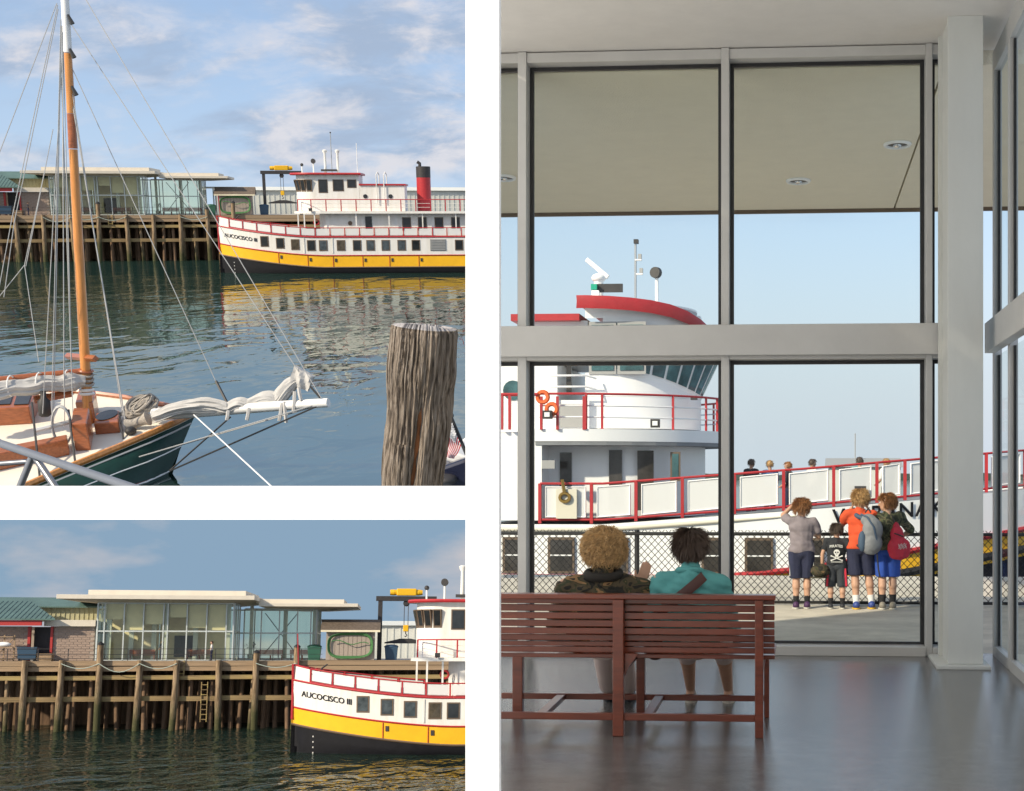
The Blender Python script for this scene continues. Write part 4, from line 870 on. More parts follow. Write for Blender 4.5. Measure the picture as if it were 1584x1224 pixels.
struct(MB().add([(KL*3.3-.01, 3.3, -.2), (KL*YW-.01, YW, -.2), (KL*YW-.01, YW, ZC), (KL*3.3-.01, 3.3, ZC)], [(0, 1, 2, 3)]).build('diffuser_wall_left', 'light_diffuser', None, M=LO))  # added translucent sheet out of view, spreads sunlight to brighten the room
# window wall
Wn = thing('window_wall', LO @ T(0, YW, 0), 'tall grey framed window wall facing the dock behind the bench', 'window')
def wx(u): return lx(u, YW)
def wz(v): return lz(v, YW)
mull = [(748, 760), (806, 819), (1117, 1129), (1430, 1440)]
for a, b in mull: box('mullion', 'frame_alu', Wn, wx(a), wx(b), -.16, .16, 0, wz(81), .004)
tz0, tz1 = wz(553), wz(506)
box('transom', 'frame_alu', Wn, wx(752), wx(1452), -.24, -.161, tz0, tz1, .006)
spans = [(760, 806), (819, 1117), (1129, 1430), (1440, 1475)]
for a, b in spans:
    x0, x1 = wx(a)+.002, wx(b)-.002
    box('head', 'frame_alu', Wn, x0, x1, -.14, .14, wz(97), wz(82)); box('sill', 'frame_alu', Wn, x0, x1, -.18, .14, .0, .085, .004); box('transom_rail', 'frame_alu', Wn, x0, x1, -.155, .14, tz0-.03, tz1-.05)
    for z0, z1 in ((.09, tz0-.03), (tz1-.05, wz(97))):
        g = .035
        for q in ((x0, x0+g, z0, z1), (x1-g, x1, z0, z1)): box('gasket', 'frame_dark', Wn, q[0], q[1], .02, .06, q[2], q[3])
        for q in ((x0+g, x1-g, z0, z0+g*.6), (x0+g, x1-g, z1-g, z1)): box('gasket', 'frame_dark', Wn, q[0], q[1], .02, .06, q[2], q[3])
        box('pane', 'glass_clear', Wn, x0+g, x1-g, .035, .045, z0+g*.6, z1-g)
# steel column
Cn = thing('steel_column', LO @ T(0, 12.3, 0), 'pale grey steel column on base plate at the room corner', 'column')
cx0, cx1 = lx(1466, 12.3), lx(1521, 12.3)
box('flange', 'column_paint', Cn, cx0, cx1, 0, .05, .031, ZC, .004); box('web', 'column_paint', Cn, cx0+.01, cx0+.2, .051, .55, .031, ZC); box('flange', 'column_paint', Cn, lx(1452, 12.85), cx1+.02, .551, .62, .031, lz(48, 12.85))
box('base_plate', 'column_paint', Cn, lx(1447, 12.3), lx(1533, 12.2), -.12, .7, .0, .03, .004)
# glazed side wall
Sw = thing('side_window_wall', LO @ T(XR, 0, 0), 'glazed side wall with grey frames at the right edge', 'window')
ys = [10.85, 11.28, 12.2, 13.16]
wid = {11.28: .0, 12.2: .0}
for y in ys: box('mullion', 'frame_alu', Sw, .0, .07, y-.06, y+.06, 0, ZC-.05, .004)
for a, b in zip(ys, ys[1:]):
    a += .062; b -= .062
    box('sill', 'frame_alu', Sw, .0, .07, a, b, 0, .09); box('head', 'frame_alu', Sw, .0, .07, a, b, ZC-.25, ZC-.06); 
    for z0, z1 in ((.1, 2.74), (3.03, ZC-.26)):
        for q in ((a, a+.04), (b-.04, b)): box('gasket', 'frame_dark', Sw, .03, .05, q[0], q[1], z0, z1)
        box('pane', 'glass_side', Sw, .036, .044, a+.04, b-.04, z0, z1)
box('transom', 'frame_alu', Sw, -.10, -.002, 10.75, 13.0, 2.75, 3.02, .006)
# canopy outside with recessed lamps
CE = (5.46-EYE)*F/(PV-325); ZS = 5.46
Ca = thing('canopy', LO @ T(0, 0, ZS), 'broad beige canopy soffit outside above the window wall', 'canopy')
xj = 1.34
MB().prism([(KL*13.36, 13.36), (xj-.012, 13.36), (xj-.012, CE), (KL*CE, CE)], 0, .1).build('soffit_panel', 'stucco', Ca); MB().prism([(xj+.012, 13.36), (5.5, 13.36), (5.5, CE), (xj+.012, CE)], 0, .1).build('soffit_panel', 'stucco', Ca)
MB().prism([(KL*13.36, 13.36), (5.5, 13.36), (5.5, CE+.03), (KL*CE, CE+.03)], .101, .5).build('roof_slab', 'stucco', Ca); MB().box(KL*CE, 5.5, CE+.001, CE+.06, -.05, .1).build('fascia', 'brown_frame', Ca)
for u, v, nm in ((1388, 226, 'nearest the column'), (1235, 280, 'over the boys'), (779, 268, 'by the left edge')):
    Y = (ZS-EYE)*F/(PV-v); t = thing('recessed_lamp', LO @ T(lx(u, Y), Y, ZS), 'round recessed lamp in beige soffit, '+nm, 'lamp', 'soffit lamps')
    MB().tube([(.14*math.cos(a), .16*math.sin(a), -.010) for a in [6.283*i/24 for i in range(24)]], .024, 6, True).build('trim_ring', 'white_paint', t, True)
    MB().lathe([(.13, -.004), (.08, -.014), (.03, -.014)], 20).build('reflector', 'frame_dark', t, True); MB().ell((0, 0, -.02), (.05, .06, .03)).build('bulb', 'steel_lamp', t, True)
# ground outside, harbour beyond, far shore
AE = EYE*F/(890-PV)
struct(MB().prism([(KL*13.31, 13.31), (6.5, 13.31), (8.5, AE), (KL*AE, AE)], -.25, -.004).build('pavement', 'patio', None, M=LO))
struct(MB().prism([(KL*AE, AE+.003), (8.5, AE+.003), (8.5, AE+.5), (KL*AE, AE+.5)], -4, -.05).build('quay_wall', 'concrete', None, M=LO))
water('water_far', .8); wo_ = MB().add([(KL*24, 24, -3), (30, 24, -3), (2500, 4000, -3), (KL*4000, 4000, -3)], [(0, 1, 2, 3)]).build('sea', 'water_far', None, M=LO); struct(wo_)
mat('far_trees', (.05, .075, .07), .95, var=.4, vs_=.05); mt = MB(); 
xs = [KL*1500+i*9 for i in range(150)]
mt.grid([[(x, 1500, -3) for x in xs], [(x, 1500, 3.2+2.2*noise.noise(Vector((x*.02, 0, 0)))+1.2*noise.noise(Vector((x*.11, 0, 0)))) for x in xs], [(x, 1530, -3) for x in xs]])
fs = mt.build('far_shore', 'far_trees', None, M=LO); fs['kind'] = 'stuff'; fs['label'] = 'low wooded far shore on the horizon'
Sh = thing('dock_shed', LO @ T(lx(1328, 120), 120, 0), 'grey roofed shed on far dock beyond the ferry bow', 'shed')
box('wall', 'corrug', Sh, -2.4, 3.5, 0, 6, -3, 2.3); MB().extrude([(-2.7, -.3, 2.31), (-2.7, 3, 3.1), (-2.7, 6.3, 2.31)], (6.4, 0, 0)).build('roof', 'louvre', Sh); MB().tube([(-.2, 2, 3), (-.2, 2, 5.2)], .05, 5).build('flue', 'louvre', Sh)
# chain link fence
YF = 18.15; Fc = thing('chain_link_fence', LO @ T(0, YF, 0), 'black chain link fence along the dock edge behind the boys', 'fence')
fx0, fx1 = KL*YF, 4.6; z0, z1 = .02, lz(824, YF)+.03
ch = MB(); dgn = .088
n_ = int((fx1-fx0)/dgn)
for i in range(-14, n_+1):
    for s_ in (1, -1):
        xa = fx0+i*dgn; xb = xa+(z1-z0)*.93
        pa, pb = (Vector((xa, .004*s_, z0)), Vector((xb, .004*s_, z1))) if s_ == 1 else (Vector((xa, .004*s_, z1)), Vector((xb, .004*s_, z0)))
        t0 = max(0, (fx0-xa)/(xb-xa)); t1 = min(1, (fx1-xa)/(xb-xa))
        if t1 > t0: ch.tube([pa.lerp(pb, t0), pa.lerp(pb, t1)], .0042, 4)
c_ = ch.build('chain_mesh', 'fence_black', Fc); c_['kind'] = 'stuff'
for v, r_ in ((826, .022), (931, .020)): MB().tube([(fx0, -.03, lz(v, YF)), (fx1, -.03, lz(v, YF))], r_, 8).build('fence_rail', 'fence_black', Fc, True)
for u in (985, 1362, 1740-40): x = lx(u, YF); MB().tube([(x, .02, 0), (x, .02, z1)], .032, 8).build('fence_post', 'fence_black', Fc, True)

# ------------------------------------------------------------------ slatted bench
YB, YB2 = 8.96, 9.72
def bx_(u): return lx(u, YB)
def bz(v): return lz(v, YB)
Bn = thing('slatted_bench', LO @ T(0, YB, 0), 'long red brown slatted wooden bench seen from behind', 'bench')
bx0 = KL*YB+.06; bx1 = bx_(1200)
box('top_rail', 'wood_bench', Bn, bx0, bx1, -.055, .06, bz(927.5), bz(920), .006)
rowsv = [(928.5, 936), (937.5, 948), (950, 960), (962, 972), (974, 983.5), (985.5, 995), (997, 1004), (1005.2, 1014)]
for i, (a, b) in enumerate(rowsv):
    y = .02+.012*i*(i > 4)*.8
    box('back_slat', 'wood_bench', Bn, bx0, bx_(1198), y, y+.028, bz(b), bz(a), .004)
for a, b in ((949, 966), (1168, 1181), (740, 756)):
    x0, x1 = max(bx0, bx_(a)), bx_(b)
    if x1 > bx0+.03: box('leg', 'wood_bench', Bn, x0, x1, -.05, .018, 0, bz(928), .006)
fl_ = lambda u: lx(u, YB2)
for a, b in ((794, 810), (985, 998), (1182, 1190)): box('leg', 'wood_bench', Bn, fl_(a), fl_(b), YB2-YB-.04, YB2-YB+.03, 0, .473, .006)
for a, b in ((950, 965), (1169, 1180)): box('seat_bearer', 'wood_bench', Bn, bx_(a), bx_(b), .075, YB2-YB-.041, .39, .472)
for i in range(7): y = .12+.095*i; box('seat_slat', 'wood_bench', Bn, bx0, bx_(1198), y, y+.08, .474, .50, .004)
box('stretcher', 'wood_bench', Bn, bx0, bx_(949), -.03, .01, bz(1116), bz(1105), .004); box('stretcher', 'wood_bench', Bn, bx_(966), bx_(1168), -.03, .01, bz(1116), bz(1105), .004)
fz = lambda v: lz(v, YB2)
box('stretcher', 'wood_bench', Bn, bx0-.1, fl_(1182), YB2-YB-.02, YB2-YB+.02, .105, .145, .004)
for u in (838, 1002): x = bx_(u); box('cross_bar', 'wood_bench', Bn, x-.03, x+.03, .011, YB2-YB-.021, .105, .14, .004)
MB().extrude([(bx_(966.5), .0, bz(1013)), (bx_(986), .0, bz(1014)), (bx_(972), .0, bz(1035)), (bx_(966.5), .0, bz(1048))], (0, .05, 0)).build('knee_brace', 'wood_bench', Bn)

# ------------------------------------------------------------------ the passing ferry outside (bow to the right)
YV = 37.7; mat('wab_window', (.05, .045, .04), .12, var=.5, vs_=1.5); mat('orange', (.75, .14, .03), .6); mat('cream_rub', (.68, .64, .52), .5); mat('lens_green', (.02, .35, .22), .2); mat('teal_pane', (.05, .12, .13), .1, var=.5, vs_=2)
def fxu(u, Y=YV): return lx(u, Y)
def fzv(v, Y=YV): return lz(v, Y)
V = thing('passing_ferry', LO @ T(0, YV, 0), 'white ferry with red rails and yellow band passing outside the window', 'ferry')
XL_ = KL*YV+.1; XB = fxu(1720)
def hy(x):      # plan of the near side: straight, then curving to the stem
    t_ = q01((x-fxu(1180))/(XB-fxu(1180))); return 4.2*t_**2.2
def sheer(x): u = 1238+x*F/YV; return fzv(812 if u < 930 else 812-(u-930)*.0735-max(0, u-1250)*.012)
def stripe(x): u = 1238+x*F/YV; return fzv(894-max(0, u-1100)*.10-max(0, u-1250)*.06)
xs = [XL_+(XB-XL_)*i/48 for i in range(49)]
def vband(nm, lo_, hi, m, n=3, off=0): return MB().grid([[Vector((x, hy(x)-off, lo_(x)+(hi(x)-lo_(x))*k/n)) for x in xs] for k in range(n+1)]).grid([[Vector((x, 8.4-hy(x), lo_(x)+(hi(x)-lo_(x))*k/n)) for x in xs] for k in range(n+1)]).build(nm, m, V, True)
vband('topside', stripe, sheer, 'bright_white'); vband('yellow_band', lambda x: stripe(x)-.75, stripe, 'ship_yellow'); vband('lower_hull', lambda x: -3.4, lambda x: stripe(x)-.75, 'ship_black')
MB().tube([(x, hy(x)-.03, stripe(x)) for x in xs], .085, 6).build('rub_rail', 'ship_red', V, True); MB().tube([(x, hy(x)-.02, sheer(x)-.14) for x in xs if x < fxu(1260)], [.06 if x < fxu(1100) else .06*(fxu(1275)-x)/(fxu(1275)-fxu(1100)) for x in xs if x < fxu(1260)], 8).build('rub_rail', 'cream_rub', V, True)
MB().tube([(x, hy(x)-.02, stripe(x)-.55) for x in xs if x > fxu(1380)], .12, 6).build('fender', 'black_rubber', V, True)
MB().add([(x, hy(x), sheer(x)-.03) for x in xs]+[(x, 8.4-hy(x), sheer(x)-.03) for x in xs[::-1]], [tuple(range(98))]).build('deck', 'deck_grey', V)
MB().add([(XL_, 0, -3.4), (XL_, 8.4, -3.4), (XL_, 8.4, sheer(XL_)), (XL_, 0, sheer(XL_))], [(0, 1, 2, 3)]).build('stern_plate', 'bright_white', V)
def vwin(u0, u1, v0, v1, y=0., par=None, m='wab_window', fr=.07, nm='window'):
    w = MB().box(fxu(u0), fxu(u1), y-.05, y+.02, fzv(v1), fzv(v0)).build(nm, 'brown_frame', par or V)
    MB().box(fxu(u0)+fr, fxu(u1)-fr, y-.065, y-.051, fzv(v1)+fr, fzv(v0)-fr).build('pane', m, w)
    if nm == 'window' and v0 > 800: MB().box(fxu(u0)+fr, fxu(u1)-fr, y-.075, y-.066, fzv((v0+v1)/2+1), fzv((v0+v1)/2-1)).build('glazing_bar', 'bright_white', w)
for a, b in ((778, 811), (848, 889), (930, 972), (1085, 1122), (1152, 1196), (1250, 1275)): vwin(a, b, 832, 888, hy((fxu(a)+fxu(b))/2)-.02)
# bow rail with mesh panels
def vrail(us, hgt, fn, zf, panel=True, wires=0, pw=.10, m='ship_red'):
    xx = [fxu(u) for u in us]; fine = [xx[0]+(xx[-1]-xx[0])*i/60 for i in range(61)]
    MB().tube([(x, fn(x), zf(x)+hgt) for x in fine], .036, 6).build('top_rail', m, V, True)
    if panel: MB().tube([(x, fn(x), zf(x)+.10) for x in fine], .035, 6).build('bottom_rail', m, V, True)
    for x in xx: MB().box(x-pw*.42, x+pw*.42, fn(x)-.05, fn(x)+.05, zf(x), zf(x)+hgt).build('rail_post', m, V)
    for w in range(wires): MB().tube([(x, fn(x), zf(x)+hgt*(w+1)/(wires+1)) for x in fine], .022, 5).build('rail_wire', 'bright_white', V, True)
    if panel:
        for a, b in zip(xx, xx[1:]):
            c = [(a+.16, fn(a+.16), zf(a)+.17), (b-.16, fn(b-.16), zf(b)+.17), (b-.16, fn(b-.16), zf(b)+hgt-.1), (a+.16, fn(a+.16), zf(a)+hgt-.1)]
            MB().hexa(c, [(p[0], p[1]+.02, p[2]) for p in c]).build('mesh_panel', 'rail_mesh', V)
            MB().tube([c[0], c[1], c[2], c[3]], .03, 4, True).build('panel_frame', 'bright_white', V)
vrail([834, 914, 983, 1055, 1136, 1212, 1290, 1358, 1403, 1470, 1540, 1610, 1690], 1.07, lambda x: hy(x)+.12, lambda x: sheer(x)+.02)
# superstructure
def vbox(nm, m, u0, u1, v0, v1, y0, y1, par=None): Y = YV+y0; return MB().box(fxu(u0, Y), fxu(u1, Y), y0, y1, fzv(v1, Y), fzv(v0, Y)).build(nm, m, par or V)
def round_prism(u0, u1, y0, y1, v0, v1, a, nm, m, n=12):
    Y = YV+y0+.6; x0, x1 = fxu(u0, Y), fxu(u1, Y); yc, hw = (y0+y1)/2, (y1-y0)/2
    P = [(x0, y0)]+[(x1-a+a*math.sin(math.pi*i/n), yc-hw*math.cos(math.pi*i/n)) for i in range(n+1)]+[(x0, y1)]
    return P, MB().prism(P, fzv(v1, Y), fzv(v0, Y)).build(nm, m, V, True)
vbox('side_block', 'bright_white', 750, 838, 668, 806, .15, 7.8); vbox('side_block', 'bright_white', 750, 862, 560, 667.5, 1.6, 6.8); MB().lathe([(.28, 0), (.28, .06)], 16, T(fxu(775), 1.62, fzv(597)) @ RX(90)).build('porthole', 'teal_pane', V)
_, hs_ = round_prism(838.5, 1082, 1.2, 7.2, 682, 800, 2.2, 'deck_house', 'bright_white')
for a, b, v0 in ((866, 884, 700), (942, 962, 696), (986, 1011, 697)): vbox('door', 'wab_window', a, b, v0, 790, 1.14, 1.199)
vwin(1030, 1046, 698, 745, 1.35, None, 'teal_pane', .05)
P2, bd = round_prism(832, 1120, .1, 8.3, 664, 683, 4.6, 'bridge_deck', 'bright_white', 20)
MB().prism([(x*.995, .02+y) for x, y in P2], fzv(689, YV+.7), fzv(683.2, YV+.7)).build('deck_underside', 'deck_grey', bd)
def edge(P, n=60):
    return P
rp = [Vector((x, y, 0)) for x, y in P2[1:-1]]
pts_ = [Vector((fxu(832), .2, 0)), Vector((fxu(905), .2, 0))]+[Vector((p.x-.1, p.y+(.1 if p.y < 4 else -.1), 0)) for p in rp]
zb = fzv(664, YV+.7)
MB().tube([p+Vector((0, 0, zb+.95)) for p in pts_], .034, 6).build('top_rail', 'ship_red', V, True)
for w in (.32, .63): MB().tube([p+Vector((0, 0, zb+w)) for p in pts_], .024, 5).build('rail_wire', 'bright_white', V, True)
for i in (1, 4, 7, 9, 10, 11, 12, 13, 15): p = pts_[i]; MB().box(p.x-.032, p.x+.032, p.y-.03, p.y+.03, zb, zb+.95).build('rail_post', 'ship_red', V)
vbox('rail_post', 'ship_red', 901, 907, 612, 664, .15, .25); vbox('stair_side', 'bright_white', 862.5, 911, 618, 664, 1.7, 2.0); vbox('stair_shade', 'louvre', 866, 905, 624, 660, 1.64, 1.69)
# wheelhouse with raked front windows and curved red roof edge
P3, wh = round_prism(910, 1078, 1.9, 6.5, 614, 663.5, 2.6, 'wheelhouse', 'bright_white', 18)
sq = lambda i: math.sin(math.pi*max(0, min(18, i-1))/18)
vbt = lambda i: 577.8+36*sq(i)**2; vtp = lambda i: 494+17*sq(i)**1.6+40*sq(i)**6
Z25 = YV+2.5
MB().grid([[Vector((x, y, fzv(vbt(i), Z25))) for i, (x, y) in enumerate(P3)], [Vector((x, y, fzv(615, Z25))) for x, y in P3]]).build('wheelhouse_wall', 'bright_white', wh, True)
P4 = [(x+(.55 if 0 < i < len(P3)-1 else 0)*sq(i), y) for i, (x, y) in enumerate(P3)]
MB().grid([[Vector((x, y, fzv(477+17*sq(i)**1.6+42*sq(i)**6, Z25))) for i, (x, y) in enumerate(P4)], [Vector((x, y, fzv(vtp(i), Z25))) for i, (x, y) in enumerate(P4)]]).build('wheelhouse_header', 'bright_white', wh, True)
P5, rf_ = round_prism(897, 1070, 1.45, 6.95, 468, 471, 2.9, 'wheelhouse_roof', 'bright_white', 18)
rt = MB(); z0, z1 = fzv(479, YV+2.05), fzv(459, YV+2.05)
P5 = [(x+(.7*sq(i) if 0 < i < len(P5)-1 else 0), y) for i, (x, y) in enumerate(P5)]
def drop(x): t_ = q01((x-P5[1][0])/(max(q[0] for q in P5)-P5[1][0])); return -.30*t_**1.6-.75*t_**6
rt.grid([[Vector((x, y-.06, z0+.0+drop(x))) for x, y in P5], [Vector((x+.02, y-.1, z0+(z1-z0)*.55+drop(x))) for x, y in P5], [Vector((x, y-.06, z1+drop(x))) for x, y in P5], [Vector((x, y+.25 if y < 4 else y-.25, z1+drop(x))) for x, y in P5]])
rt.build('roof_trim', 'ship_red', rf_, True); MB().add([(x, y, z1-.02+drop(x)) for x, y in P5]+[(P5[0][0], 4.2, z1+.02)], [(k, k+1, len(P5)) for k in range(len(P5)-1)]).build('roof_top', 'bright_white', rf_)
n3 = len(P3)-2
for i in range(0, n3-1):
    (xa, ya), (xb_, yb_) = P3[1+i], P3[2+i]; (xc, yc), (xd, yd) = P4[1+i], P4[2+i]
    lo3 = lambda x, y, v: Vector((x, y, fzv(v, YV+2.5)))
    def qd(e, o):
        A0, B0, C0, D0 = lo3(xa, ya-o, vbt(1+i)), lo3(xb_, yb_-o, vbt(2+i)), lo3(xd, yd-o, vtp(2+i)), lo3(xc, yc-o, vtp(1+i))
        c = (A0+B0+C0+D0)/4; return [p.lerp(c, e) for p in (A0, B0, C0, D0)]
    w = MB().hexa(qd(0, -.05), qd(0, .0)).build('window', 'bright_white', wh); MB().hexa(qd(.16, .0), qd(.16, .03)).build('pane', 'teal_pane', w)
xw0 = [910, 954, 1000]
for a, b in zip(xw0, xw0[1:]):
    w = vbox('window', 'louvre', a+1, b-1, 496, 578, 1.86, 1.95); vbox('pane', 'teal_pane', a+5, b-5, 501, 572, 1.83, 1.859, w)
vbox('aft_cabin', 'bright_white', 800, 909, 494, 560, 2.4, 6.2); vbox('cabin_roof', 'ship_red', 790, 896, 483, 493.5, 2.1, 6.5)
vbox('door', 'wab_window', 876, 884, 545, 608, 1.55, 1.599)
for v in (574, 592): MB().tube([(fxu(838), 1.4, fzv(v)), (fxu(895), 1.4, fzv(v)), (fxu(908), 1.7, fzv(v+4))], .03, 5).build('grab_rail', 'bright_white', V, True)
for u, v in ((839, 613), (853, 632)): MB().tube([(fxu(u)+.14*math.cos(a), .05, fzv(v)+.14*math.sin(a)) for a in [6.283*i/14 for i in range(14)]], .06, 6, True).build('life_ring', 'orange', V, True)
def flood(u, v, y): f_ = vbox('flood_lamp', 'steel_dark', u-7, u+7, v-7, v+6, y-.2, y); vbox('lens', 'bright_white', u-4, u+4, v-4, v+3, y-.22, y-.201, f_)
flood(1013, 655, .0); flood(846, 641, .0)
MB().tube([(fxu(772+i*10), .0, fzv(609)) for i in range(7)], .05, 6).build('top_rail', 'ship_red', V)
for u in (776, 788): vbox('rail_post', 'ship_red', u-2, u+2, 610, 664, -.05, .05)
for u in (837, 862): vbox('rail_post', 'ship_red', u-2, u+2, 612, 664, .02, .1)
vbox('meter_box', 'louvre', 838, 858, 712, 725, .02, .149)
vbox('gate_panel', 'cream_rub', 860, 892, 757, 803, .0, .1); MB().tube([(fxu(874)+.13*math.cos(a), -.06, fzv(770)+.11*math.sin(a)) for a in [6.283*i/14 for i in range(14)]], .045, 6, True).build('rope_fender', 'brass', V, True); MB().tube([(fxu(870), -.03, fzv(742)), (fxu(874), -.05, fzv(764))], .05, 5).build('lashing', 'brass', V)
# radar, lights and mast on the roof
vbox('light_board', 'steel_dark', 917, 963, 437, 450, 3.4, 3.5); vbox('side_light', 'lens_green', 914, 923, 437, 446, 3.2, 3.399); vbox('lamp_pedestal', 'bright_white', 915, 926, 447, 462, 3.2, 3.39)
MB().tube([(fxu(926, YV+4), 4.0, fzv(466, YV+4)), (fxu(926, YV+4), 4.0, fzv(432, YV+4))], .14, 8).build('radar_post', 'bright_white', V); MB().ell((fxu(926, YV+4), 4.0, fzv(428, YV+4)), (.22, .22, .14)).build('radar_housing', 'bright_white', V, True)
MB().box(-.42, .42, -.07, .07, -.07, .07).build('radar_scanner', 'bright_white', V, M=T(fxu(924, YV+4), 4.0, fzv(413, YV+4)) @ RY(40), bev=.02)
MB().tube([(fxu(983, YV+4.2), 4.2, fzv(470, YV+4.2)), (fxu(983, YV+4.2), 4.2, fzv(374, YV+4.2))], .035, 6).build('mast', 'metal_grey', V); 
for u, v in ((988, 399), (990, 421)): vbox('mast_bracket', 'bright_white', u-6, u+4, v, v+2, 4.1, 4.25); vbox('mast_light', 'louvre', u-1, u+4, v-8, v-.2, 4.1, 4.25)
vbox('mast_light', 'steel_dark', 980, 987, 368, 374, 4.1, 4.3)
MB().tube([(fxu(1016, YV+3.6), 3.6, fzv(476, YV+3.6)), (fxu(1016, YV+3.6), 3.6, fzv(428, YV+3.6))], .05, 6).build('lamp_post', 'bright_white', V); MB().lathe([(.08, -.12), (.17, 0), (.16, .15)], 14, T(fxu(1016, YV+3.6), 3.6, fzv(421, YV+3.6)) @ RZ(-20) @ RX(90)).build('searchlight', 'steel_dark', V, True)
vbox('roof_box', 'bright_white', 1075, 1083, 488, 500, 3.8, 4.4); vbox('deck_lamp', 'steel_dark', 1068, 1078, 612, 618, 2.6, 2.9)
# name on the bow plating
def nmap(c):
    x = fxu(1288)+c.x; u = 1238+x*F/YV; return Vector((x, hy(x)-.05, fzv(811-(u-1288)*.09)+c.y))
letters(text_mesh('WABANAKI', .56, 0, nmap, 1.1), 'ship_black', V)
vbox('chock', 'steel_dark', 1322, 1340, 752, 764, hy(fxu(1331))-.05, hy(fxu(1331))+.04)
# ------------------------------------------------------------------ people
mat('hair_blond', (.52, .34, .16), .6, var=.45, vs_=30); mat('hair_brown', (.075, .05, .038), .55, var=.4, vs_=30); mat('hair_ginger', (.26, .11, .035), .6, var=.4, vs_=30); mat('hair_sandy', (.40, .24, .10), .6, var=.4, vs_=30)
ramp_mat('camo_jacket', [(0, (.012, .012, .010)), (.43, (.065, .05, .028)), (.53, (.03, .035, .016)), (.60, (.22, .13, .06)), (.72, (.02, .018, .014))], 7, .9, (1, 1, 1.7), 2, 1.2, .3, 50)
ramp_mat('camo_shirt', [(0, (.02, .025, .015)), (.44, (.07, .08, .04)), (.54, (.14, .12, .07)), (.62, (.03, .035, .02))], 12, .9, (1, 1, 1), 2, 1, .3, 60)
mat('teal_shirt', (.09, .33, .34), .85, var=.10, vs_=6, bump=.5, bs=14); mat('grey_shirt', (.22, .19, .21), .9, var=.12, vs_=10, bump=.5, bs=16); mat('black_shirt', (.022, .024, .03), .9, var=.2, vs_=8, bump=.4, bs=16); mat('orange_shirt', (.62, .08, .025), .85, var=.1, vs_=8, bump=.5, bs=16)
mat('navy_short', (.018, .022, .055), .9, var=.2, vs_=8, bump=.4, bs=18); mat('blue_short', (.02, .07, .36), .9, var=.15, vs_=8, bump=.4, bs=18); mat('grey_short', (.035, .04, .05), .9, var=.2, bump=.4, bs=18); mat('sock_black', (.015, .015, .018), .95); mat('sock_white', (.72, .72, .72), .95)
mat('shoe_purple', (.06, .02, .08), .6); mat('shoe_black', (.02, .022, .03), .6); mat('shoe_yellow', (.70, .42, .03), .5); mat('shoe_blue', (.03, .06, .25), .5); mat('shoe_grey', (.22, .20, .17), .7); mat('sole', (.55, .53, .48), .8)
mat('trouser_pale', (.62, .52, .50), .9, var=.06); mat('strap_brown', (.07, .028, .025), .6); mat('pack_grey', (.20, .21, .23), .8, var=.1, vs_=12, bump=.3, bs=30); mat('pack_blue', (.05, .085, .14), .8); mat('bag_red', (.52, .02, .05), .75, var=.12, vs_=9, bump=.5, bs=12); mat('print_white', (.68, .68, .66), .9); mat('collar_dark', (.02, .018, .016), .9); mat('eye_white', (.8, .8, .78), .3); mat('lip', (.45, .16, .13), .5)
mat('jersey_blue', (.05, .14, .30), .85); mat('jersey_white', (.7, .68, .65), .85); mat('jersey_dark', (.03, .03, .04), .85)
def head(mb, c, r, tilt=None):            # skull, jaw, nose, ears around centre c facing +y
    c = Vector(c); mb.ell(c+Vector((0, 0, r*.12)), (r*.76, r*.92, r*.92), 16); mb.ell(c+Vector((0, r*.22, -r*.42)), (r*.58, r*.62, r*.60), 14)
    mb.cap(c+Vector((0, r*.86, r*.0)), c+Vector((0, r*1.0, -r*.22)), r*.10, r*.15, 8)
    for s_ in (-1, 1): mb.ell(c+Vector((s_*r*.80, -r*.02, -r*.08)), (r*.10, r*.18, r*.27), 8)
def face(parent, c, r, M=None):
    c = Vector(c)
    for s_ in (-1, 1):
        e = MB().ell(c+Vector((s_*r*.30, r*.80, r*.06)), (r*.13, r*.08, r*.08), 8).build('eye', 'eye_white', parent, True, M=M); MB().ell(c+Vector((s_*r*.30, r*.87, r*.06)), (r*.06, r*.03, r*.06), 8).build('pupil', 'hair_brown', e, True)
    MB().ell(c+Vector((0, r*.80, -r*.48)), (r*.26, r*.07, r*.06), 8).build('mouth', 'lip', parent, True, M=M)
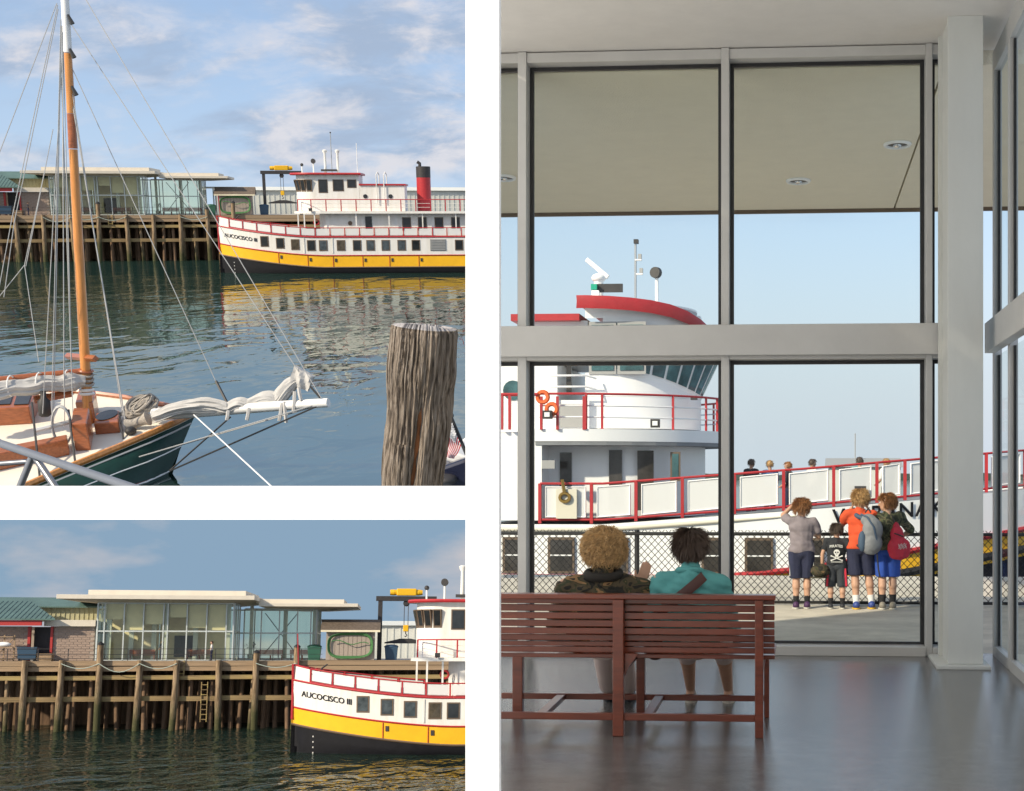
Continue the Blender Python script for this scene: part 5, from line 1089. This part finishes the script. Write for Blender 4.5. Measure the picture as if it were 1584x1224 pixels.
def hair(parent, c, r, m, length=.35, curl=.0, n=900, low=-.55, seed=1, vol=1.06, M=None, wid=1.0):
    rnd = random.Random(seed); mb = MB(); c = Vector(c); hp = MB().ell(c+Vector((0, -r*.04, r*.16)), (r*.80*vol*wid, r*.93*vol, r*.94*vol), 20)
    keep = MB(); 
    # cap: leave the face free
    vs = hp.v; fs = [f for f in hp.f if sum(1 for i in f if (vs[i]-c).z/r > low*(1 if (vs[i]-c).y < r*.25 else 0)+(0 if (vs[i]-c).y < r*.25 else .42)) == len(f)]
    mb.add(vs, fs)
    for _ in range(n):
        z = rnd.uniform(low, 1); a = rnd.uniform(0, 6.283); s_ = math.sqrt(max(0, 1-z*z)); d = Vector((math.cos(a)*s_*.80*wid, math.sin(a)*s_*.93, z*.94+.12))
        if d.y > .25 and d.z < .5: continue
        p = c+d*r*vol*.97; nrm = d.normalized(); down = Vector((0, -.12 if d.z > .7 else 0, -1)); tg = (down-nrm*down.dot(nrm)); 
        if tg.length < .1: tg = Vector((rnd.uniform(-1, 1), -1, 0))
        tg.normalize(); L = r*length*rnd.uniform(.5, 1.5); lift = rnd.uniform(.0, .22); pts = []; sd = nrm.cross(tg)
        swirl = rnd.uniform(0, 6.28)
        for k in range(5):
            t_ = k/4; q = p+tg*L*t_+nrm*r*(.03+lift*t_)+sd*rnd.uniform(-.02, .02)*r
            if curl: q += (nrm*math.sin(swirl+t_*7)+sd*math.cos(swirl+t_*7))*r*curl
            pts.append(q)
        mb.tube(pts, [r*.02, r*.024, r*.022, r*.016, r*.005], 3)
    o = mb.build('hair', m, parent, True, fixn=False, M=M); return o
def hand(mb, w, d, up, s=1.0, curl=.4, thumb=1):
    """palm at w pointing along d, back of hand towards up"""
    w = Vector(w); d = Vector(d).normalized(); up = Vector(up); up = (up-d*up.dot(d)).normalized(); sd = d.cross(up)*thumb
    mb.ell(w+d*.045*s, (.001, .001, .001), 5)
    for k in range(4):
        o = (k-1.5)*.019*s; L = (.062, .074, .070, .054)[k]*s; b = w+d*.075*s+sd*(-o)
        mb.cap(w+d*.005*s-sd*o*.7, b, .013*s, .011*s, 8)
        m1 = b+(d*math.cos(curl*.6)-up*math.sin(curl*.6))*L*.5; m2 = m1+(d*math.cos(curl*1.6)-up*math.sin(curl*1.6))*L*.5
        mb.cap(b, m1, .0095*s, .0088*s, 8); mb.cap(m1, m2, .0088*s, .0075*s, 8)
    t0 = w+d*.015*s+sd*.022*s; t1 = t0+(d*.55+sd*.75)*.04*s; mb.cap(t0, t1, .013*s, .0105*s, 8); mb.cap(t1, t1+(d*.85+sd*.3-up*.3)*.035*s, .0105*s, .0085*s, 8)

def boy(Mx, h, label, shirt, short, hairm, arms, legs, shoe, sock, short_len=.33, head_turn=0, seed=1, sock_h=.16, heavy=1.0, group='boys at the fence', hl=.35, sleeve=.55):
    """standing child facing +y; arms: side -> (elbow, hand) ; legs: side -> (knee, ankle); all as fractions of height"""
    P = thing('person', Mx, label, 'person', group)
    sc = lambda p: Vector(p)*h
    hr = .073*h; hc = sc((0, .012, .918)); sh = {-1: sc((-.105*heavy, -.005, .80)), 1: sc((.105*heavy, -.005, .80))}; hip = {-1: sc((-.055*heavy, 0, .50)), 1: sc((.055*heavy, 0, .50))}
    b = MB(); RHD = T(*hc) @ RZ(head_turn) @ T(*-hc)
    hd = MB(); head(hd, hc, hr*1.06); b.add([RHD @ p for p in hd.v], hd.f)
    b.cap(sc((0, -.008, .79)), sc((0, .0, .88)), .034*h, .032*h); b.ell(sc((0, 0, .66)), (.085*h*heavy, .055*h, .15*h)); b.ell(sc((0, 0, .52)), (.09*h*heavy, .06*h, .08*h))
    for s_ in (-1, 1):
        el, hn = sc(arms[s_][0]), sc(arms[s_][1]); b.cap(sh[s_], el, .030*h, .024*h); b.cap(el, hn, .025*h, .017*h)
        hand(b, hn, hn-el, Vector((s_, 0, .2)), .78*h/1.3, .6, -s_)
        kn, an = sc(legs[s_][0]), sc(legs[s_][1]); b.cap(hip[s_], kn, .052*h, .036*h); b.cap(kn, kn.lerp(an, .35)+Vector((0, -.008*h, 0)), .034*h, .037*h); b.cap(kn.lerp(an, .3), an, .036*h, .021*h); b.cap(an, an+sc((0, .07, -.02)), .02*h, .016*h)
    put('body', blob(b, .0075*h/1.3), 'skin', P)
    t = MB(); t.ell(sc((0, -.004, .735)), (.115*h*heavy, .072*h, .085*h)); t.ell(sc((0, 0, .66)), (.108*h*heavy, .073*h, .12*h)); t.ell(sc((0, 0, .57)), (.105*h*heavy, .075*h, .11*h)); t.cap(sc((-.06*heavy, 0, .53)), sc((.06*heavy, 0, .53)), .062*h, .062*h); t.cap(sc((0, 0, .80)), sc((0, -.004, .825)), .052*h, .042*h)
    for s_ in (-1, 1): el = sc(arms[s_][0]); t.cap(sc((0.05*s_, 0, .79)), sh[s_], .045*h, .042*h); t.cap(sh[s_], sh[s_].lerp(el, sleeve), .042*h, .044*h)
    tm_ = blob(t, .009*h/1.3, 12)
    nn_ = [v.normal.copy() for v in tm_.vertices]
    for v, n_v in zip(tm_.vertices, nn_):
        f_ = noise.noise(v.co*9/h+Vector((seed, 0, 0)))*.013*h+noise.noise(Vector((v.co.x*9, v.co.y*9, v.co.z*20))/h+Vector((seed, 3, v.co.x*8/h)))*.013*h; v.co += n_v*f_
        if v.co.z < .505*h: v.co.z = .505*h+(v.co.z-.505*h)*.1
    put('shirt', tm_, shirt, P)
    q = MB(); q.ell(sc((0, 0, .50)), (.098*h*heavy, .07*h, .06*h))
    for s_ in (-1, 1): kn = sc(legs[s_][0]); e = hip[s_].lerp(kn, min(1.02, (.50-short_len)/(.5-.28))); q.cap(hip[s_], e, .062*h, .066*h); q.cap(e, e+Vector((0, 0, .01)), .066*h, .06*h)
    qm = blob(q, .009*h/1.3, 2)
    nn_ = [v.normal.copy() for v in qm.vertices]
    for v, n_v in zip(qm.vertices, nn_):
        v.co += n_v*noise.noise(Vector((v.co.x*16, v.co.y*16, v.co.z*5))/h+Vector((seed, 9, 0)))*.010*h
        if v.co.z < short_len*h: v.co.z = short_len*h+(v.co.z-short_len*h)*.15
    put('shorts', qm, short, P)
    for s_ in (-1, 1):
        kn, an = sc(legs[s_][0]), sc(legs[s_][1]); up_ = kn-an; up_.normalize()
        MB().tube([an-up_*.01*h, an+up_*sock_h*.4*h, an+up_*sock_h*h], [.026*h, .027*h, .034*h], 12).build('sock', sock[0 if s_ < 0 else 1], P, True)
        f0 = an+sc((0, -.025, -.012)); s1 = MB(); s1.ell(f0+sc((0, .0, .0)), (.031*h, .035*h, .032*h)); s1.cap(f0+sc((0, .01, -.008)), f0+sc((0, .095, -.018)), .031*h, .026*h)
        sm = blob(s1, .007, 2)
        for v in sm.vertices: v.co.z = max(v.co.z, .006)
        so_ = put('shoe', sm, shoe, P); MB().prism([(f0.x+.036*h*math.cos(a), f0.y+.037*h+.082*h*math.sin(a)) for a in [6.283*i/16 for i in range(16)]], .0, .014).build('sole', 'sole' if shoe != 'shoe_blue' else 'shoe_yellow', so_)
    hair(P, hc, hr*1.06, hairm, hl*1.25, 0.035, 1500, -.42, seed, 1.05, RHD); face(P, hc, hr*1.06, RHD)
    return P, sc
YK = 17.66
def kp(u, Y=YK): return LO @ T(lx(u, Y), Y, 0)
st = lambda w=.06, f=0., b=0.: {-1: ((-w, .01+f, .28), (-w, f, .045)), 1: ((w, .01+b, .28), (w, b, .045))}
# boy in grey shirt, one arm raised to his brow
P, sc = boy(kp(1240), 1.36, 'boy in grey T-shirt and navy shorts shading his eyes at the fence', 'grey_shirt', 'navy_short', 'hair_ginger', {-1: ((-.17, .08, .845), (-.085, .10, .93)), 1: ((.155, .06, .65), (.12, .17, .66))}, st(.05, 0, .02), 'shoe_purple', ('sock_black', 'sock_black'), .28, -8, 3, .20, 1.05, hl=.5)
for s_ in (-1, 1): MB().box(-.004, .004, -.035, .035, .40, .62).build('side_stripe', 'print_white', P, M=T(s_*.145, -.0, 0))
# smallest boy, black printed shirt
P, sc = boy(kp(1294), 1.05, 'small boy in black skull print T-shirt holding a cap', 'black_shirt', 'grey_short', 'hair_brown', {-1: ((-.165, 0, .64), (-.17, .0, .50)), 1: ((.165, 0, .64), (.16, .02, .50))}, st(.07), 'shoe_black', ('sock_black', 'sock_black'), .26, 0, 5, .08, 1.08)
for s_ in (-1, 1): MB().box(-.012, .012, -.05, .05, .28, .50).build('side_stripe', 'bag_red', P, M=T(s_*.138, -.0, 0) @ RY(-s_*4))
# print: wording, skull and crossbones
def onback(c, z0, x0=0, yb=-.098): return Vector((x0+c.x, yb+.55*(x0+c.x)**2+.004, z0+c.y))
pr_ = put('shirt_print', text_mesh('PIRATES', .045, 0, lambda c: onback(c, .765-abs(c.x-.085)*.12, -.088, -.099), 1.0), 'print_white', P)
sk_ = MB()
def flat(poly, y): return [(x, y+.5*x*x, z) for x, z in poly]
sk_.extrude(flat([(.038*math.cos(a), .70+.036*math.sin(a)) for a in [6.283*i/18 for i in range(18)]], -.103), (0, -.004, 0)); sk_.extrude(flat([(-.022, .672), (.022, .672), (.018, .645), (-.018, .645)], -.103), (0, -.0045, 0))
for s_ in (-1, 1):
    sk_.tube([(-s_*.065, -.103, .655), (s_*.065, -.105, .600)], .007, 5)
    for e in (-1, 1): sk_.ell((e*s_*.066, -.104, .655 if e == -1 else .600), (.011, .006, .011), 8)
sk_.box(-.07, .07, -.108, -.104, .578, .585)
so_ = sk_.build('shirt_emblem', 'print_white', P)
for s_ in (-1, 1): MB().ell((s_*.014, -.108, .700), (.010, .004, .010), 8).build('emblem_eye', 'black_shirt', so_)
MB().ell((0, -.108, .680), (.005, .004, .007), 6).build('emblem_nose', 'black_shirt', so_)
Cp = thing('cap', kp(1269, YK-.05) @ T(0, 0, .47), 'dark camouflage cap hanging from the small boy\'s hand', 'cap')
MB().ell((0, 0, 0), (.12, .10, .09)).build('crown', 'camo_jacket', Cp, True); MB().prism([(.11*math.cos(a)-.02, -.06+.09*math.sin(a)) for a in [6.283*i/14 for i in range(14)]], -.085, -.075).build('visor', 'camo_jacket', Cp, True)
# tall boy in orange with backpack
P, sc = boy(kp(1331), 1.47, 'tall boy in orange T-shirt wearing a grey backpack', 'orange_shirt', 'navy_short', 'hair_sandy', {-1: ((-.15, .09, .70), (-.07, .14, .84)), 1: ((.15, .09, .70), (.08, .17, .82))}, {-1: ((-.045, .02, .28), (-.035, .0, .045)), 1: ((.07, .05, .28), (.095, .04, .045))}, 'shoe_blue', ('sock_white', 'sock_white'), .285, 10, 8, .07, 1.0)
Bp = thing('backpack', kp(1331) @ T(.09, -.13, .72), 'grey and dark blue backpack worn by the boy in orange', 'backpack')
pk = MB(); pk.ell((.03, -.05, .10), (.145, .085, .15)); pk.ell((.05, -.06, .26), (.13, .08, .16)); pk.ell((.0, -.03, .38), (.10, .06, .08)); pk.ell((.06, -.11, .10), (.10, .05, .10)); put('pack_body', blob(pk, .011, 4), 'pack_grey', Bp)
MB().ell((-.075, -.07, .12), (.055, .06, .13)).build('side_pocket', 'pack_blue', Bp, True); MB().tube([(-.09, -.02, .45), (-.02, -.10, .42), (.06, -.14, .30), (.10, -.14, .12)], .012, 6).build('zip', 'pack_blue', Bp, True)
MB().tube([(-.15, .05, .44), (-.12, .0, .42), (-.04, -.04, .40)], .028, 6).build('strap', 'pack_blue', Bp, True); MB().tube([(-.17, .10, .10), (-.10, -.02, .04), (-.02, -.05, .02)], .016, 6).build('strap', 'cloth_dark', Bp, True); MB().tube([(.03, -.03, .47), (.0, -.02, .52), (-.04, -.02, .47)], .012, 6).build('grab_loop', 'cloth_dark', Bp, True); MB().tube([(.10, -.06, .0), (.12, -.05, -.22), (.14, -.04, -.32)], .010, 5).build('loose_strap', 'cloth_dark', Bp, True)
# boy in camouflage with red bag, face turned left
P, sc = boy(kp(1373), 1.42, 'boy in camouflage shirt and blue shorts turning his face left', 'camo_shirt', 'blue_short', 'hair_ginger', {-1: ((-.12, .12, .70), (-.15, .16, .80)), 1: ((.20, .05, .68), (.13, .15, .62))}, st(.045, 0, .01), 'shoe_grey', ('sock_black', 'sock_black'), .285, 75, 11, .08, .98, sleeve=.95)
Rb = thing('drawstring_bag', kp(1384) @ T(.04, -.14, .64), 'red drawstring bag with white lettering on the camouflage boy\'s back', 'bag')
rb = MB(); rb.ell((0, -.02, .12), (.15, .07, .15)); rb.ell((-.02, -.02, .27), (.09, .055, .12)); rb.ell((-.03, -.01, .38), (.04, .035, .06)); rb.ell((0, -.02, .04), (.13, .06, .07))
rbm = blob(rb, .010, 3)
nn_ = [v.normal.copy() for v in rbm.vertices]
for v, n_v in zip(rbm.vertices, nn_): v.co += n_v*noise.noise(Vector((v.co.x*22, v.co.y*20, v.co.z*7)))*.012
put('bag_body', rbm, 'bag_red', Rb); MB().tube([(-.04, .0, .40), (-.08, .06, .52)], .008, 5).build('cord', 'cloth_dark', Rb); MB().tube([(-.06, -.075, .30), (.0, -.085, .28), (.05, -.07, .26)], .008, 5).build('cord', 'cloth_dark', Rb)
for k in range(3): MB().tube([(-.01+.012*i_, -.098+.3*(.012*i_)**2, .115+.035*k*.6+(.016*math.sin(i_*2.1+k)+.002*i_)) for i_ in range(9)], .0035, 4).build('bag_lettering', 'print_white', Rb, True)

# two seated women seen from behind
YS = 9.34; SS = lambda u: LO @ T(lx(u, YS), YS, 0)
def woman(Mx, label, top_m, hairm, hz, sw, arms, feet, curl, vol, seed, wid, hl, nh, shoes, legm):
    P = thing('person', Mx, label, 'person', 'women on the bench')
    hc = Vector((0, .02, hz)); hr = .108; b = MB(); head(b, hc, hr); b.cap((0, -.01, hz-.2), (0, .0, hz-.08), .055, .05); b.ell((0, 0, .78), (sw*.36, .10, .22)); b.ell((0, .04, .55), (.17, .15, .11))
    for s_ in (-1, 1):
        sh = Vector((s_*sw*.43, 0, hz-.23)); el, hn, hd_ = arms[s_]; b.cap(sh, el, .048, .04); b.cap(el, hn, .04, .027); hand(b, hn, Vector(hd_), Vector((0, -1, .1)), 1.0, .25 if s_ > 0 else .5, -s_)
        kn, an = Vector((feet[s_][0]*.9, .50, .50)), Vector(feet[s_]); b.cap((s_*.09, .06, .53), kn, .085, .06); b.cap(kn, kn.lerp(an, .4)+Vector((0, -.012, 0)), .056, .058); b.cap(kn.lerp(an, .35), an, .056, .033); b.cap(an, an+Vector((0, .12, -.05)), .033, .028); b.ell(an+Vector((0, -.02, -.03)), (.034, .04, .04))
    put('body', blob(b, .0065), 'skin', P)
    t = MB(); t.ell((0, -.01, hz-.30), (sw*.47, .115, .14)); t.ell((0, 0, hz-.44), (sw*.46, .13, .22)); t.ell((0, .02, .60), (sw*.42, .15, .17)); t.cap((0, -.02, hz-.21), (0, 0, hz-.145), .10, .072)
    for s_ in (-1, 1):
        sh = Vector((s_*sw*.41, 0, hz-.25)); el, hn, _ = arms[s_]; t.cap((s_*.08, 0, hz-.215), sh, .075, .08); t.cap(sh, el, .078, .066); t.cap(el, Vector(el).lerp(Vector(hn), .72), .066, .052)
    tm_ = blob(t, .010, 8)
    nn_ = [v.normal.copy() for v in tm_.vertices]
    for v, n_v in zip(tm_.vertices, nn_): v.co += n_v*(noise.noise(v.co*8+Vector((seed, 0, 0)))*.014+noise.noise(Vector((v.co.x*9, v.co.y*9, v.co.z*26))+Vector((seed, 5, v.co.x*9)))*.015)
    put('jacket' if 'camo' in top_m else 'shirt', tm_, top_m, P)
    q = MB(); q.ell((0, .04, .54), (.19, .17, .12))
    for s_ in (-1, 1):
        kn, an = Vector((feet[s_][0]*.9, .50, .50)), Vector(feet[s_]); q.cap((s_*.09, .06, .54), kn, .10, .078); q.cap(kn, kn.lerp(an, legm), .078, .07)
    put('trousers', blob(q, .012), 'trouser_pale', P)
    for s_ in (-1, 1):
        an = Vector(feet[s_]); s1 = MB(); s1.ell(an+Vector((0, -.02, -.045)), (.042, .05, .036)); s1.cap(an+Vector((0, .0, -.05)), an+Vector((0, .15, -.058)), .041, .036); sm = blob(s1, .008, 2)
        for v in sm.vertices: v.co.z = max(v.co.z, .004)
        so_ = put('shoe', sm, shoes, P); MB().prism([(an.x+.046*math.cos(a), an.y+.065+.13*math.sin(a)) for a in [6.283*i/16 for i in range(16)]], 0, .018).build('sole', 'sole' if shoes != 'shoe_black' else 'shoe_black', so_)
    hair(P, hc, hr, hairm, hl, curl, nh, -.62, seed, vol, None, wid); face(P, hc, hr); return P
P = woman(SS(934), 'woman with curly blond hair in a dark camouflage jacket on the bench', 'camo_jacket', 'hair_blond', 1.15, .60, {-1: (Vector((-.34, .04, .66)), Vector((-.22, .28, .60)), (.6, .6, -.2)), 1: (Vector((.33, .10, .70)), Vector((.235, .13, .93)), (.25, .15, .9))}, {-1: (-.10, .98, .09), 1: (.05, .96, .09)}, .10, 1.32, 4, 1.18, .42, 4200, 'shoe_black', .92)
MB().tube([(.105*math.cos(a), -.01+.085*math.sin(a), .995+.02*math.sin(a)) for a in [6.283*i/18 for i in range(18)]], .032, 8, True).build('collar', 'collar_dark', P, True)
P = woman(SS(1067), 'woman with short dark hair in a teal shirt on the bench', 'teal_shirt', 'hair_brown', 1.175, .48, {-1: (Vector((-.27, .06, .64)), Vector((-.14, .30, .60)), (.5, .7, 0)), 1: (Vector((.27, .06, .64)), Vector((.14, .30, .60)), (-.5, .7, 0))}, {-1: (-.07, .97, .09), 1: (.205, .97, .09)}, .0, 1.05, 9, .98, .6, 2800, 'shoe_grey', .30)
MB().tube([(.075*math.cos(a), -.012+.07*math.sin(a), 1.02-.012*math.sin(a)) for a in [6.283*i/18 for i in range(18)]], .022, 8, True).build('collar', 'teal_shirt', P, True)
st_ = [Vector((-.21, -.14, .74)), Vector((-.12, -.152, .81)), Vector((-.03, -.152, .88)), Vector((.05, -.135, .945)), Vector((.10, -.075, .992))]
rws = [[p+Vector((-.02, -.002, .026)) for p in st_], [p+Vector((0, -.012, 0)) for p in st_], [p+Vector((.02, -.002, -.026)) for p in st_]]
sg = thing('shoulder_bag', SS(1067), 'dark brown bag strap slung across the teal shirt', 'bag'); MB().grid(rws).build('strap', 'strap_brown', sg, True); bgm = MB(); bgm.ell((-.24, .12, .52), (.08, .13, .11)); put('pouch', blob(bgm, .012), 'strap_brown', sg)

# passengers on the passing ferry's foredeck and a walker on the upper pier
def passenger(Mx, label, sm, hm, k):
    P = thing('person', Mx, label, 'person', 'passengers on the foredeck' if k < 10 else None); h = 1.7; b = MB(); hc = Vector((0, .02, .92*h)); head(b, hc, .118); b.cap((0, 0, .8*h), (0, 0, .88*h), .055, .05)
    for s_ in (-1, 1):
        b.cap((s_*.18, 0, .80*h), (s_*.24, .03, .62*h), .05, .04); b.cap((s_*.24, .03, .62*h), (s_*.2, .2, .56*h), .04, .03); hand(b, (s_*.2, .2, .56*h), (0, 1, -.2), (0, 0, 1)); b.cap((s_*.09, 0, .5*h), (s_*.1, .02, .28*h), .085, .06); b.cap((s_*.1, .02, .28*h), (s_*.1, 0, .05*h), .06, .04)
    put('body', blob(b, .014), 'skin', P); t = MB(); t.ell((0, 0, .72*h), (.20, .12, .2)); t.ell((0, 0, .58*h), (.18, .13, .18))
    for s_ in (-1, 1): t.cap((s_*.1, 0, .8*h), (s_*.19, 0, .79*h), .07, .07); t.cap((s_*.19, 0, .79*h), (s_*.23, .02, .66*h), .07, .06)
    put('shirt', blob(t, .016), sm, P); q = MB(); q.ell((0, 0, .5*h), (.17, .13, .11))
    for s_ in (-1, 1): q.cap((s_*.09, 0, .5*h), (s_*.1, .02, .28*h), .1, .08); q.cap((s_*.1, .02, .28*h), (s_*.1, 0, .06*h), .08, .07)
    put('trousers', blob(q, .016), 'navy_short', P)
    for s_ in (-1, 1): MB().ell((s_*.1, .06, .04), (.05, .13, .04)).build('shoe', 'shoe_black', P, True)
    hair(P, hc, .118, hm, .4, .02, 250, -.4, k, 1.06)
for k, (u, sm, hm, lab) in enumerate(((1162, 'jersey_dark', 'hair_brown', 'dark haired passenger in black, leftmost on the ferry foredeck'), (1191, 'jersey_blue', 'hair_sandy', 'blond passenger in dark blue on the ferry foredeck'), (1220, 'jersey_dark', 'hair_ginger', 'brown haired passenger in black, third from left on foredeck'), (1256, 'jersey_white', 'hair_brown', 'dark haired passenger in white on the ferry foredeck'), (1330, 'teal_shirt', 'hair_brown', 'passenger in turquoise shirt near the ferry bow'), (1372, 'jersey_white', 'hair_sandy', 'passenger in white nearest the ferry bow'))):
    Y = YV+4.0; z_ = lz(709+(k % 3)*2-(k > 3)*5, Y)-1.72; passenger(LO @ T(lx(u, Y), Y, z_) @ RZ((-30, 20, 70, -60, 10, 40)[k]), lab, sm, hm, k)
passenger(MPT @ T(-2.7, 1.4, 0) @ RZ(-80), 'person in dark clothes walking along the pier in front of the brick wall', 'jersey_dark', 'hair_brown', 20)

passenger(MPB @ T(9.6, 1.25, 0) @ RZ(95), 'person in pale shirt standing outside the terminal glass in the lower picture', 'jersey_white', 'hair_brown', 21)
passenger(MPB @ T(5.2, 3.3, .013) @ RZ(170), 'person in dark clothes inside the terminal glass in the lower picture', 'jersey_dark', 'hair_sandy', 22)
bpy.data.scenes.remove(TMP)
